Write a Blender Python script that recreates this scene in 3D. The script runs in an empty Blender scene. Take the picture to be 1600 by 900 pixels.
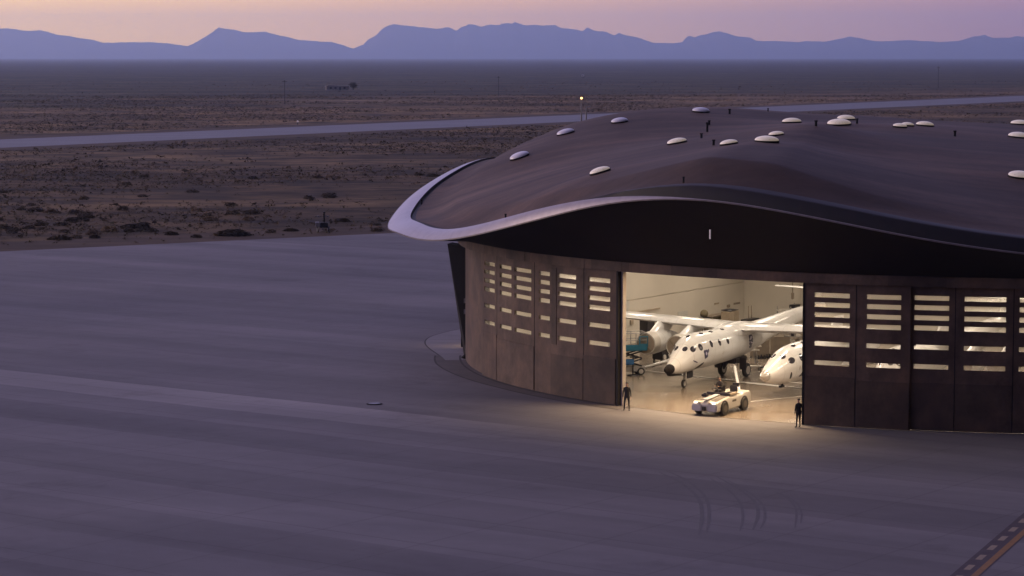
import bpy, bmesh, math, random
import numpy as np
from mathutils import Vector, Matrix

S = bpy.context.scene
COL = S.collection
rnd = random.Random(7)
R = math.radians

# ------------------------------------------------------------------ camera
CAM_H = 22.4
F = 4000.0                       # focal length in pixels of the 1600 px wide photograph
PITCH = math.atan((450 - 88) / F)
cam_data = bpy.data.cameras.new('camera')
cam_data.sensor_width = 36.0
cam_data.lens = 36.0 * F / 1600.0
cam_data.clip_start = 1.0
cam_data.clip_end = 200000.0
cam = bpy.data.objects.new('camera', cam_data)
cam.location = (0, 0, CAM_H)
cam.rotation_euler = (math.pi / 2 - PITCH, 0, 0)
COL.objects.link(cam)
S.camera = cam

# ------------------------------------------------------------------ world: dusk sky
GLOW_AZ = R(-62)                 # where the sun went down: left of the view, azimuth from +Y
world = bpy.data.worlds.new("World")
S.world = world
world.use_nodes = True
wt = world.node_tree
wt.nodes.clear()


def wn(kind, **kw):
    n = wt.nodes.new(kind)
    for k, v in kw.items():
        setattr(n, k, v)
    return n


def ramp(node, stops):
    el = node.color_ramp.elements
    el[0].position, el[0].color = stops[0][0], (*stops[0][1], 1)
    el[1].position, el[1].color = stops[-1][0], (*stops[-1][1], 1)
    for p, c in stops[1:-1]:
        e = el.new(p)
        e.color = (*c, 1)


w_out = wn('ShaderNodeOutputWorld')
w_tc = wn('ShaderNodeTexCoord')
w_dot = wn('ShaderNodeVectorMath', operation='DOT_PRODUCT')
w_dot.inputs[1].default_value = (math.sin(GLOW_AZ), math.cos(GLOW_AZ), 0.0)
wt.links.new(w_tc.outputs['Generated'], w_dot.inputs[0])
w_m = wn('ShaderNodeMapRange')
w_m.inputs['From Min'].default_value = -1
w_m.inputs['From Max'].default_value = 1
wt.links.new(w_dot.outputs['Value'], w_m.inputs['Value'])
# horizon colour round the compass (0 = away from the glow, 1 = into it)
w_h = wn('ShaderNodeValToRGB')
ramp(w_h, [(0.0, (.006, .005, .009)), (.35, (.018, .014, .024)), (.55, (.25, .14, .16)),
           (.645, (1.05, .46, .26)), (.69, (1.5, .75, .22)), (.735, (2.15, 1.10, .18)), (.815, (3.2, 1.78, .14)), (1.0, (4.0, 2.1, .25))])
wt.links.new(w_m.outputs['Result'], w_h.inputs['Fac'])
# colour higher up
w_z = wn('ShaderNodeValToRGB')
ramp(w_z, [(0.0, (.010, .008, .016)), (.3, (.030, .026, .055)), (.45, (.11, .10, .22)), (.55, (.235, .22, .48)), (.68, (.40, .355, .70)), (.8, (.50, .42, .76)), (1.0, (.55, .42, .58))])
wt.links.new(w_m.outputs['Result'], w_z.inputs['Fac'])
w_sep = wn('ShaderNodeSeparateXYZ')
wt.links.new(w_tc.outputs['Generated'], w_sep.inputs['Vector'])
w_e = wn('ShaderNodeMapRange', interpolation_type='SMOOTHSTEP')
w_e.inputs['From Min'].default_value = 0.0
w_e.inputs['From Max'].default_value = 0.08
wt.links.new(w_sep.outputs['Z'], w_e.inputs['Value'])
w_mix = wn('ShaderNodeMix', data_type='RGBA')
wt.links.new(w_e.outputs['Result'], w_mix.inputs['Factor'])
wt.links.new(w_h.outputs['Color'], w_mix.inputs['A'])
wt.links.new(w_z.outputs['Color'], w_mix.inputs['B'])
w_bg = wn('ShaderNodeBackground')
w_bg.inputs['Strength'].default_value = 1.0
# the blue-violet twilight arch a few degrees above the horizon ahead
w_arch = wn('ShaderNodeValToRGB')
ramp(w_arch, [(0.0, (0, 0, 0)), (.03, (.0, .0, .0)), (.075, (.55, .58, 1.15)), (.20, (.33, .345, .66)), (.42, (0, 0, 0)), (1.0, (0, 0, 0))])
wt.links.new(w_sep.outputs['Z'], w_arch.inputs['Fac'])
w_am = wn('ShaderNodeMapRange', interpolation_type='SMOOTHSTEP')
w_am.inputs['From Min'].default_value = .45
w_am.inputs['From Max'].default_value = .72
wt.links.new(w_m.outputs['Result'], w_am.inputs['Value'])
w_sc = wn('ShaderNodeMix', data_type='RGBA')
w_sc.inputs['A'].default_value = (0, 0, 0, 1)
wt.links.new(w_am.outputs['Result'], w_sc.inputs['Factor'])
wt.links.new(w_arch.outputs['Color'], w_sc.inputs['B'])
w_sum = wn('ShaderNodeMix', data_type='RGBA', blend_type='ADD')
w_sum.inputs['Factor'].default_value = 1.0
wt.links.new(w_mix.outputs['Result'], w_sum.inputs['A'])
wt.links.new(w_sc.outputs['Result'], w_sum.inputs['B'])
wt.links.new(w_sum.outputs['Result'], w_bg.inputs['Color'])
w_sky = wn('ShaderNodeTexSky', sky_type='NISHITA')
w_sky.sun_disc = False
w_sky.sun_elevation = R(1.0)
w_sky.sun_rotation = GLOW_AZ
w_bg2 = wn('ShaderNodeBackground')
w_bg2.inputs['Strength'].default_value = 0.012
wt.links.new(w_sky.outputs['Color'], w_bg2.inputs['Color'])
w_add = wn('ShaderNodeAddShader')
wt.links.new(w_bg.outputs['Background'], w_add.inputs[0])
wt.links.new(w_bg2.outputs['Background'], w_add.inputs[1])
wt.links.new(w_add.outputs['Shader'], w_out.inputs['Surface'])

# the afterglow itself, a very wide and weak sun low on the left
sun = bpy.data.lights.new('sun', 'SUN')
sun.energy = 2.2
sun.angle = R(30)
sun.color = (1.0, .74, .62)
sun_o = bpy.data.objects.new('sun', sun)
sv = Vector((math.sin(R(-72)) * math.cos(R(7)), math.cos(R(-72)) * math.cos(R(7)), math.sin(R(7))))
sun_o.rotation_euler = sv.to_track_quat('Z', 'Y').to_euler()
COL.objects.link(sun_o)

S.view_settings.view_transform = 'Standard'
S.view_settings.look = 'None'
S.view_settings.exposure = 0.0
S.view_settings.gamma = 1.0
S.cycles.use_denoising = True
S.cycles.max_bounces = 8
S.cycles.diffuse_bounces = 4
S.cycles.glossy_bounces = 3
S.cycles.transparent_max_bounces = 8
S.cycles.volume_bounces = 1
S.cycles.sample_clamp_indirect = 4.0


# ------------------------------------------------------------------ helpers
_f = Vector((0, math.cos(PITCH), -math.sin(PITCH)))
_u = Vector((0, math.sin(PITCH), math.cos(PITCH)))


def ray(px, py):
    return Vector((1, 0, 0)) * ((px - 800) / F) + _u * ((450 - py) / F) + _f


def gnd(px, py, z=0.0):
    d = ray(px, py)
    t = (z - CAM_H) / d.z
    return Vector((0, 0, CAM_H)) + d * t


def atd(px, py, dist):
    d = ray(px, py)
    return Vector((0, 0, CAM_H)) + d * (dist / d.y)


def mesh_obj(name, verts, faces, mat=None, parent=None, smooth=False):
    me = bpy.data.meshes.new(name)
    me.from_pydata([tuple(v) for v in verts], [], faces)
    me.update()
    o = bpy.data.objects.new(name, me)
    if mat:
        for m in (mat if isinstance(mat, (list, tuple)) else [mat]):
            me.materials.append(m)
    COL.objects.link(o)
    if parent:
        o.parent = parent
    if smooth:
        me.polygons.foreach_set('use_smooth', [True] * len(me.polygons))
    return o


class MB:
    """collects pieces that become one mesh object"""

    def __init__(self):
        self.v, self.f, self.mi = [], [], []

    def add(self, vs, fs, m=0):
        b = len(self.v)
        self.v += [Vector(v) for v in vs]
        self.f += [tuple(b + i for i in f) for f in fs]
        self.mi += [m] * len(fs)
        return self

    def box(self, c, s, rz=0.0, m=0, mat=None):
        M = Matrix.Rotation(rz, 3, 'Z') if mat is None else mat
        vs = []
        for z in (-.5, .5):
            for x, y in ((-.5, -.5), (.5, -.5), (.5, .5), (-.5, .5)):
                vs.append(Vector(c) + M @ Vector((x * s[0], y * s[1], z * s[2])))
        return self.add(vs, [(3, 2, 1, 0), (4, 5, 6, 7), (0, 1, 5, 4), (1, 2, 6, 5), (2, 3, 7, 6), (3, 0, 4, 7)], m)

    def bar(self, a, b, w, h=None, m=0):
        a, b = Vector(a), Vector(b)
        d = b - a
        q = d.to_track_quat('X', 'Z').to_matrix()
        return self.box((a + b) / 2, (d.length, w, h or w), m=m, mat=q)

    def tube(self, a, b, r, r2=None, n=10, m=0, cap=True):
        a, b = Vector(a), Vector(b)
        r2 = r if r2 is None else r2
        q = (b - a).to_track_quat('Z', 'Y').to_matrix()
        vs = []
        for p, rr in ((a, r), (b, r2)):
            for i in range(n):
                t = 2 * math.pi * i / n
                vs.append(p + q @ Vector((math.cos(t) * rr, math.sin(t) * rr, 0)))
        fs = [(i, (i + 1) % n, n + (i + 1) % n, n + i) for i in range(n)]
        if cap:
            fs += [tuple(range(n))[::-1], tuple(range(n, 2 * n))]
        return self.add(vs, fs, m)

    def rings(self, rings, closed=True, cap=True, m=0):
        n = len(rings[0])
        vs = [p for r in rings for p in r]
        fs = []
        for k in range(len(rings) - 1):
            for i in range(n if closed else n - 1):
                j = (i + 1) % n
                fs.append((k * n + i, k * n + j, (k + 1) * n + j, (k + 1) * n + i))
        if cap and closed:
            fs += [tuple(range(n))[::-1], tuple(range((len(rings) - 1) * n, len(rings) * n))]
        return self.add(vs, fs, m)

    def build(self, name, mat, parent=None, smooth=False, bevel=0.0, auto=None):
        o = mesh_obj(name, self.v, self.f, mat, parent)
        me = o.data
        if any(self.mi):
            me.polygons.foreach_set('material_index', self.mi)
        bm = bmesh.new()
        bm.from_mesh(me)
        bmesh.ops.recalc_face_normals(bm, faces=bm.faces)
        if bevel:
            es = [e for e in bm.edges if len(e.link_faces) == 2 and e.calc_face_angle(0) > R(40)]
            bmesh.ops.bevel(bm, geom=es, offset=bevel, segments=2, affect='EDGES', clamp_overlap=True)
        if smooth:
            for f in bm.faces:
                f.smooth = True
            for e in bm.edges:
                if len(e.link_faces) == 2 and e.calc_face_angle(0) > R(auto or 50):
                    e.smooth = False
        bm.to_mesh(me)
        bm.free()
        return o


def empty(name, loc=(0, 0, 0), rz=0.0):
    o = bpy.data.objects.new(name, None)
    o.empty_display_size = .3
    o.location = loc
    o.rotation_euler = (0, 0, rz)
    COL.objects.link(o)
    return o


def tag(o, label=None, cat=None, group=None, kind=None):
    for k, v in (('label', label), ('category', cat), ('group', group), ('kind', kind)):
        if v:
            o[k] = v
    return o


def dup(o, parent=None):
    c = o.copy()
    COL.objects.link(c)
    if parent:
        c.parent = parent
    for ch in list(o.children):
        dup(ch, c)
    return c


# ------------------------------------------------------------------ materials
def new_mat(name):
    m = bpy.data.materials.new(name)
    m.use_nodes = True
    nt = m.node_tree
    return m, nt, nt.nodes['Principled BSDF']


def N(nt, kind, **kw):
    n = nt.nodes.new(kind)
    for k, v in kw.items():
        setattr(n, k, v)
    return n


def coords(nt, world_space, scale=(1, 1, 1), rot=(0, 0, 0)):
    if world_space:
        g = N(nt, 'ShaderNodeNewGeometry').outputs['Position']
    else:
        g = N(nt, 'ShaderNodeTexCoord').outputs['Object']
    mp = N(nt, 'ShaderNodeMapping')
    mp.inputs['Scale'].default_value = scale
    mp.inputs['Rotation'].default_value = rot
    nt.links.new(g, mp.inputs['Vector'])
    return mp.outputs['Vector']


def noise(nt, vec, scale, detail=4, rough=.55):
    n = N(nt, 'ShaderNodeTexNoise')
    n.inputs['Scale'].default_value = scale
    n.inputs['Detail'].default_value = detail
    n.inputs['Roughness'].default_value = rough
    nt.links.new(vec, n.inputs['Vector'])
    return n.outputs['Fac']


def cramp(nt, fac, stops):
    r = N(nt, 'ShaderNodeValToRGB')
    ramp(r, stops)
    nt.links.new(fac, r.inputs['Fac'])
    return r.outputs['Color']


def mixc(nt, fac, a, b, mode='MIX'):
    m = N(nt, 'ShaderNodeMix', data_type='RGBA', blend_type=mode)
    for s, v in (('Factor', fac), ('A', a), ('B', b)):
        if isinstance(v, (int, float)):
            m.inputs[s].default_value = v
        elif isinstance(v, tuple):
            m.inputs[s].default_value = (*v, 1)
        else:
            nt.links.new(v, m.inputs[s])
    return m.outputs['Result']


def math_n(nt, op, a, b=None):
    n = N(nt, 'ShaderNodeMath', operation=op)
    for i, v in enumerate((a, b)):
        if v is None:
            continue
        if isinstance(v, (int, float)):
            n.inputs[i].default_value = v
        else:
            nt.links.new(v, n.inputs[i])
    return n.outputs[0]


def pm(name, c1, c2=None, scale=3.0, rough=.6, metal=0.0, bump=0.0, world_space=False, vec_scale=(1, 1, 1), rot=(0, 0, 0), lo=.35, hi=.65, coat=0.0, spec=.5):
    """two-tone noisy surface"""
    m, nt, b = new_mat(name)
    c2 = c2 or tuple(x * .8 for x in c1)
    v = coords(nt, world_space, vec_scale, rot)
    f = noise(nt, v, scale, 5)
    nt.links.new(cramp(nt, f, [(lo, c1), (hi, c2)]), b.inputs['Base Color'])
    b.inputs['Roughness'].default_value = rough
    b.inputs['Metallic'].default_value = metal
    b.inputs['Coat Weight'].default_value = coat
    b.inputs['Specular IOR Level'].default_value = spec
    if bump:
        bn = N(nt, 'ShaderNodeBump')
        bn.inputs['Strength'].default_value = bump
        bn.inputs['Distance'].default_value = .05
        nt.links.new(f, bn.inputs['Height'])
        nt.links.new(bn.outputs['Normal'], b.inputs['Normal'])
    return m


def emit(name, col, strength):
    m, nt, b = new_mat(name)
    b.inputs['Base Color'].default_value = (*col, 1)
    b.inputs['Emission Color'].default_value = (*col, 1)
    b.inputs['Emission Strength'].default_value = strength
    return m


# apron concrete: paving lanes of slightly different casts running lower-right, joints and streaks
LANE = (.60, .80)                # direction across the lanes
LANE_ROT = math.atan2(.80, .60)


def apron_material():
    m, nt, b = new_mat('apron_concrete')
    pos = N(nt, 'ShaderNodeNewGeometry').outputs['Position']
    d = N(nt, 'ShaderNodeVectorMath', operation='DOT_PRODUCT')
    d.inputs[1].default_value = (LANE[0], LANE[1], 0)
    nt.links.new(pos, d.inputs[0])
    w = d.outputs['Value']
    d2 = N(nt, 'ShaderNodeVectorMath', operation='DOT_PRODUCT')
    d2.inputs[1].default_value = (LANE[1], -LANE[0], 0)
    nt.links.new(pos, d2.inputs[0])
    l = d2.outputs['Value']
    wob = noise(nt, coords(nt, True, (.05, .05, .05)), 1.0, 2)
    w2 = math_n(nt, 'ADD', w, math_n(nt, 'MULTIPLY', wob, 1.2))
    lane_id = math_n(nt, 'FLOOR', math_n(nt, 'DIVIDE', math_n(nt, 'ADD', w2, 1.6), 6.1))
    wn_ = N(nt, 'ShaderNodeTexWhiteNoise', noise_dimensions='1D')
    nt.links.new(lane_id, wn_.inputs['W'])
    lane_c = cramp(nt, wn_.outputs['Value'], [(0, (.156, .149, .148)), (.6, (.178, .170, .168)), (1, (.208, .199, .197))])
    # the one pale lane
    sel = math_n(nt, 'MULTIPLY', math_n(nt, 'GREATER_THAN', w2, 119.0), math_n(nt, 'LESS_THAN', w2, 124.6))
    lf = N(nt, 'ShaderNodeMapRange', interpolation_type='SMOOTHSTEP')
    lf.inputs['From Min'].default_value = -108
    lf.inputs['From Max'].default_value = -84
    lf.inputs['To Min'].default_value = .8
    lf.inputs['To Max'].default_value = .12
    nt.links.new(l, lf.inputs['Value'])
    base = mixc(nt, math_n(nt, 'MULTIPLY', sel, lf.outputs['Result']), lane_c, (.31, .295, .285))
    # broad patches and long streaks
    big = noise(nt, coords(nt, True, (.02, .02, .02)), 1.0, 4)
    base = mixc(nt, 1.0, base, cramp(nt, big, [(.3, (.82, .82, .84)), (.7, (1.14, 1.12, 1.08))]), 'MULTIPLY')
    cx = N(nt, 'ShaderNodeCombineXYZ')
    nt.links.new(math_n(nt, 'MULTIPLY', w, .17), cx.inputs[0])
    nt.links.new(math_n(nt, 'MULTIPLY', l, .016), cx.inputs[1])
    st = noise(nt, cx.outputs[0], 1.0, 6, .6)
    base = mixc(nt, 1.0, base, cramp(nt, st, [(.36, (.87, .865, .865)), (.5, (1, 1, 1)), (.64, (1.14, 1.13, 1.13))]), 'MULTIPLY')
    # far streaks run straight across the view (rain-washed dust)
    st2 = noise(nt, coords(nt, True, (.016, .075, .1)), 1.0, 6, .62)
    base = mixc(nt, .8, base, cramp(nt, st2, [(.36, (.88, .88, .89)), (.5, (1, 1, 1)), (.64, (1.13, 1.12, 1.12))]), 'MULTIPLY')
    # stains
    sn = noise(nt, coords(nt, True, (.11, .11, .11)), 1.0, 8, .7)
    base = mixc(nt, 1.0, base, cramp(nt, sn, [(.28, (.76, .74, .74)), (.42, (1, 1, 1))]), 'MULTIPLY')
    # joints
    def joint(v, step, width, k):
        fr = math_n(nt, 'FRACT', math_n(nt, 'DIVIDE', v, step))
        g = math_n(nt, 'GREATER_THAN', fr, 1 - width / step)
        return math_n(nt, 'MULTIPLY', g, k)
    j = math_n(nt, 'MAXIMUM', joint(math_n(nt, 'ADD', w, .7), 6.1, .09, .42), joint(l, 6.1, .09, .30))
    base = mixc(nt, j, base, (.07, .062, .058))
    nt.links.new(base, b.inputs['Base Color'])
    fine = noise(nt, coords(nt, True, (.8, .8, .8)), 1.0, 5)
    rr = N(nt, 'ShaderNodeMapRange')
    rr.inputs['To Min'].default_value = .62
    rr.inputs['To Max'].default_value = .9
    nt.links.new(fine, rr.inputs['Value'])
    nt.links.new(rr.outputs['Result'], b.inputs['Roughness'])
    b.inputs['Specular IOR Level'].default_value = .14
    return m


def desert_material():
    m, nt, b = new_mat('desert_soil')
    a = noise(nt, coords(nt, True, (.0045, .012, .01)), 1.0, 6, .62)
    base = cramp(nt, a, [(.32, (.064, .044, .021)), (.46, (.100, .070, .034)), (.58, (.142, .102, .051)), (.72, (.20, .148, .078))])
    c = noise(nt, coords(nt, True, (.07, .11, .1)), 1.0, 6, .65)
    base = mixc(nt, 1.0, base, cramp(nt, c, [(.40, (.42, .40, .36)), (.48, (.82, .80, .76)), (.57, (1.3, 1.24, 1.12))]), 'MULTIPLY')
    c2 = noise(nt, coords(nt, True, (.028, .034, .03)), 1.0, 7, .7)
    base = mixc(nt, 1.0, base, cramp(nt, c2, [(.40, (.55, .54, .50)), (.5, (.95, .94, .92)), (.60, (1.3, 1.25, 1.16))]), 'MULTIPLY')
    # belts of green scrub farther out and pale grass before them
    sep = N(nt, 'ShaderNodeSeparateXYZ')
    nt.links.new(N(nt, 'ShaderNodeNewGeometry').outputs['Position'], sep.inputs[0])
    wob = noise(nt, coords(nt, True, (.0016, .004, .01)), 1.0, 5)
    yy = math_n(nt, 'ADD', sep.outputs['Y'], math_n(nt, 'MULTIPLY', math_n(nt, 'SUBTRACT', wob, .5), 1500.0))
    yy = math_n(nt, 'SUBTRACT', yy, math_n(nt, 'MULTIPLY', sep.outputs['X'], 1.1))
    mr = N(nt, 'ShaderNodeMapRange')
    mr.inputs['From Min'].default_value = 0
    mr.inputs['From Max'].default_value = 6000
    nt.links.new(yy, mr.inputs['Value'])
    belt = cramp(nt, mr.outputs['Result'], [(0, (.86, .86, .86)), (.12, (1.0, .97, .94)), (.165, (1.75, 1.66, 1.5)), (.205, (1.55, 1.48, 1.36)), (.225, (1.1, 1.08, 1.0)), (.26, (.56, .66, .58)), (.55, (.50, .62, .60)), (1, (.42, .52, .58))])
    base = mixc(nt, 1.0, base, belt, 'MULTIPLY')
    nt.links.new(base, b.inputs['Base Color'])
    b.inputs['Roughness'].default_value = .95
    b.inputs['Specular IOR Level'].default_value = .1
    return m


M = {}
M['apron'] = apron_material()
M['desert'] = desert_material()
M['runway'] = pm('runway_concrete', (.125, .118, .118), (.095, .09, .09), 1.0, .65, spec=.4, world_space=True, vec_scale=(.02, .09, .05))
M['verge'] = pm('bare_verge', (.115, .080, .048), (.070, .049, .031), 1.0, .95, world_space=True, vec_scale=(.06, .22, .1), spec=.1)
M['paver'] = pm('skirt_paving', (.105, .09, .08), (.078, .068, .062), 1.0, .85, world_space=True, vec_scale=(.5, .5, .5))
M['line_joint'] = pm('dark_joint', (.045, .038, .036), (.03, .026, .025), 1.0, .9, world_space=True)
M['mountain'] = pm('mountain_rock', (.13, .11, .10), (.09, .08, .075), 1.0, 1.0, world_space=True, vec_scale=(.0012, .0012, .003), spec=.0)


def roof_material():
    m, nt, b = new_mat('roof_earth_concrete')
    a = noise(nt, coords(nt, True, (.06, .06, .06)), 1.0, 6, .6)
    base = cramp(nt, a, [(.32, (.046, .026, .016)), (.5, (.070, .041, .026)), (.68, (.104, .066, .045))])
    s = noise(nt, coords(nt, True, (.045, .28, .1), (0, 0, R(-24))), 1.0, 6, .62)
    base = mixc(nt, .9, base, cramp(nt, s, [(.36, (.68, .66, .64)), (.5, (1, 1, 1)), (.64, (1.45, 1.40, 1.36))]), 'MULTIPLY')
    f = noise(nt, coords(nt, True, (1.1, 1.1, 1.1)), 1.0, 6, .7)
    base = mixc(nt, .6, base, cramp(nt, f, [(.35, (.80, .80, .80)), (.65, (1.18, 1.18, 1.18))]), 'MULTIPLY')
    nt.links.new(base, b.inputs['Base Color'])
    b.inputs['Roughness'].default_value = .78
    b.inputs['Specular IOR Level'].default_value = .3
    bn = N(nt, 'ShaderNodeBump')
    bn.inputs['Strength'].default_value = .25
    bn.inputs['Distance'].default_value = .1
    nt.links.new(f, bn.inputs['Height'])
    nt.links.new(bn.outputs['Normal'], b.inputs['Normal'])
    return m


M['roof'] = roof_material()
M['fascia'] = pm('fascia_light_metal', (.34, .305, .305), (.29, .26, .26), 2.0, .42, metal=.5, world_space=True)
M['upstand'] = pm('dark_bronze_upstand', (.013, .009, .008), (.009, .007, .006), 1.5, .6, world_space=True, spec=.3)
M['fascia_lip'] = pm('fascia_lip_metal', (.13, .10, .09), (.09, .07, .065), 2.0, .45, world_space=True)
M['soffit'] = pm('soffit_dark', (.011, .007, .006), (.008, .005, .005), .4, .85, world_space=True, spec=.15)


def steel_wall(name, k):
    m, nt, b = new_mat(name)
    a = noise(nt, coords(nt, True, (.22, .22, .13)), 1.0, 6, .6)
    base = cramp(nt, a, [(.32, (.085 * k, .050 * k, .033 * k)), (.52, (.130 * k, .083 * k, .054 * k)), (.7, (.175 * k, .118 * k, .080 * k))])
    s = noise(nt, coords(nt, True, (1.6, 1.6, .12)), 1.0, 5, .6)
    base = mixc(nt, .35, base, cramp(nt, s, [(.34, (.76, .74, .72)), (.6, (1.12, 1.1, 1.08))]), 'MULTIPLY')
    bl = noise(nt, coords(nt, True, (.55, .55, .5)), 1.0, 7, .7)
    base = mixc(nt, 1.0, base, cramp(nt, bl, [(.34, (.60, .57, .55)), (.5, (1, 1, 1)), (.66, (1.5, 1.42, 1.34))]), 'MULTIPLY')
    nt.links.new(base, b.inputs['Base Color'])
    b.inputs['Roughness'].default_value = .7
    b.inputs['Metallic'].default_value = .0
    b.inputs['Specular IOR Level'].default_value = .3
    return m


M['steel'] = steel_wall('weathered_steel', .62)
M['steel2'] = steel_wall('weathered_steel_lintel', .64)
M['steel3'] = steel_wall('weathered_steel_base', .42)
M['black'] = pm('black_steel', (.010, .008, .008), (.006, .005, .005), 2, .75, spec=.2)
M['jamb'] = pm('jamb_grey', (.30, .27, .25), (.24, .21, .20), 2, .6)
M['inwall'] = pm('white_interior_wall', (.58, .525, .45), (.53, .48, .41), .3, .75, world_space=True)
M['inwall2'] = pm('wall_patch_paint', (.52, .49, .45), (.48, .46, .42), .6, .75, world_space=True)
M['ceiling'] = pm('ceiling_paint', (.35, .33, .31), (.3, .28, .26), .4, .8, world_space=True)


def glass_material():
    m, nt, b = new_mat('window_glass')
    nt.nodes.remove(b)
    out = nt.nodes['Material Output']
    t = N(nt, 'ShaderNodeBsdfTransparent')
    t.inputs['Color'].default_value = (.97, .96, .93, 1)
    g = N(nt, 'ShaderNodeBsdfGlossy')
    g.inputs['Roughness'].default_value = .05
    v = coords(nt, True, (.7, .7, .7))
    nf = noise(nt, v, 1.0, 3)
    dirt = N(nt, 'ShaderNodeMapRange')
    dirt.inputs['To Min'].default_value = .04
    dirt.inputs['To Max'].default_value = .10
    nt.links.new(nf, dirt.inputs['Value'])
    fr = N(nt, 'ShaderNodeBsdfTranslucent')
    fr.inputs['Color'].default_value = (.9, .87, .80, 1)
    mf = N(nt, 'ShaderNodeMixShader')
    mf.inputs['Fac'].default_value = .24
    nt.links.new(t.outputs[0], mf.inputs[1])
    nt.links.new(fr.outputs[0], mf.inputs[2])
    mx = N(nt, 'ShaderNodeMixShader')
    nt.links.new(dirt.outputs['Result'], mx.inputs['Fac'])
    nt.links.new(mf.outputs[0], mx.inputs[1])
    nt.links.new(g.outputs[0], mx.inputs[2])
    nt.links.new(mx.outputs[0], out.inputs['Surface'])
    return m


M['glass'] = glass_material()


def floor_material():
    m, nt, b = new_mat('polished_hangar_floor')
    a = noise(nt, coords(nt, True, (.16, .16, .16)), 1.0, 6, .6)
    base = cramp(nt, a, [(.3, (.15, .118, .088)), (.7, (.21, .168, .128))])
    nt.links.new(base, b.inputs['Base Color'])
    r_ = noise(nt, coords(nt, True, (.4, .4, .4)), 1.0, 4)
    mr = N(nt, 'ShaderNodeMapRange')
    mr.inputs['To Min'].default_value = .10
    mr.inputs['To Max'].default_value = .34
    nt.links.new(r_, mr.inputs['Value'])
    nt.links.new(mr.outputs['Result'], b.inputs['Roughness'])
    b.inputs['Specular IOR Level'].default_value = 1.6
    return m


M['floor'] = floor_material()
M['line_dark'] = pm('floor_trench', (.10, .08, .06), (.08, .065, .05), 2, .5, world_space=True)
M['line_white'] = pm('white_floor_paint', (.72, .70, .66), (.62, .60, .56), 1.2, .4, world_space=True)
M['plane'] = pm('white_aircraft_paint', (.70, .69, .68), (.66, .65, .64), .6, .25, coat=.4)


def panel_lines(m):
    nt = m.node_tree
    b = nt.nodes['Principled BSDF']
    src = b.inputs['Base Color'].links[0].from_socket
    sep = N(nt, 'ShaderNodeSeparateXYZ')
    nt.links.new(N(nt, 'ShaderNodeTexCoord').outputs['Object'], sep.inputs[0])
    fx = math_n(nt, 'LESS_THAN', math_n(nt, 'FRACT', math_n(nt, 'DIVIDE', sep.outputs['X'], 1.27)), .035)
    fy = math_n(nt, 'LESS_THAN', math_n(nt, 'FRACT', math_n(nt, 'DIVIDE', sep.outputs['Y'], 2.1)), .02)
    j = math_n(nt, 'MULTIPLY', math_n(nt, 'MAXIMUM', fx, fy), .28)
    gr = noise(nt, coords(nt, False, (.35, 1.2, 1.6)), 1.0, 5, .6)
    c = mixc(nt, 1.0, src, cramp(nt, gr, [(.3, (.90, .88, .85)), (.6, (1, 1, 1))]), 'MULTIPLY')
    nt.links.new(mixc(nt, j, c, (.30, .28, .25)), b.inputs['Base Color'])


panel_lines(M['plane'])
M['plane_grey'] = pm('aircraft_grey', (.46, .42, .37), (.40, .37, .33), 1.5, .5)
M['cover'] = pm('tan_intake_cover', (.25, .20, .15), (.19, .15, .11), 2.0, .75)
M['dark'] = pm('dark_trim', (.018, .015, .018), (.012, .010, .012), 3, .4)
M['cover_cloth'] = pm('black_nose_cloth', (.010, .008, .008), (.03, .026, .024), 9, .95, spec=.08)
M['port'] = pm('dark_window_glass', (.020, .018, .026), (.05, .045, .055), 6, .12)
M['rubber'] = pm('tyre_rubber', (.018, .016, .015), (.026, .024, .022), 5, .8)
M['rim'] = pm('wheel_rim', (.45, .42, .38), (.35, .32, .30), 5, .4, metal=.3)
M['emblem'] = pm('emblem_violet', (.05, .045, .10), (.03, .028, .06), 3, .35)
M['emblem2'] = pm('emblem_pale', (.55, .50, .62), (.45, .42, .52), 3, .35)
M['blue'] = pm('blue_lift_paint', (.006, .10, .165), (.005, .08, .13), 2, .45)
M['blue2'] = pm('blue_cloth', (.02, .10, .24), (.015, .07, .18), 4, .7)
M['steelgrey'] = pm('grey_steel', (.30, .28, .26), (.22, .21, .20), 3, .45, metal=.4)
M['paleboard'] = pm('pale_board', (.55, .51, .45), (.47, .43, .38), 2, .6)
M['tan'] = pm('tan_cabinet', (.36, .29, .21), (.30, .24, .17), 2, .6)
M['olive'] = pm('olive_crate', (.16, .13, .075), (.11, .09, .05), 3, .75)
M['brown'] = pm('brown_board', (.20, .155, .115), (.15, .12, .09), 1.5, .7)
M['tractor'] = pm('tractor_white', (.38, .355, .32), (.32, .30, .27), 1.5, .4, coat=.2)
M['tractor_grey'] = pm('tractor_hood_grey', (.085, .07, .057), (.065, .055, .045), 3, .7)
M['tractor_bumper'] = pm('tractor_bumper', (.36, .35, .37), (.31, .30, .32), 2, .4)
M['seat'] = pm('black_vinyl', (.02, .018, .018), (.03, .026, .026), 8, .6)
M['lamp'] = emit('headlamp_glow', (1.0, .88, .72), 2.5)
M['postlamp'] = emit('post_lamp_glow', (1.0, .50, .16), 6.0)
M['soffit_lamp'] = emit('soffit_lamp_glow', (1.0, .88, .80), .10)
M['vent_lamp'] = emit('louvre_lamp_glow', (1.0, .68, .34), 14.0)
M['sky_dome'] = pm('skylight_acrylic', (.70, .68, .66), (.62, .60, .58), 14, .35, coat=.2)


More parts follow.
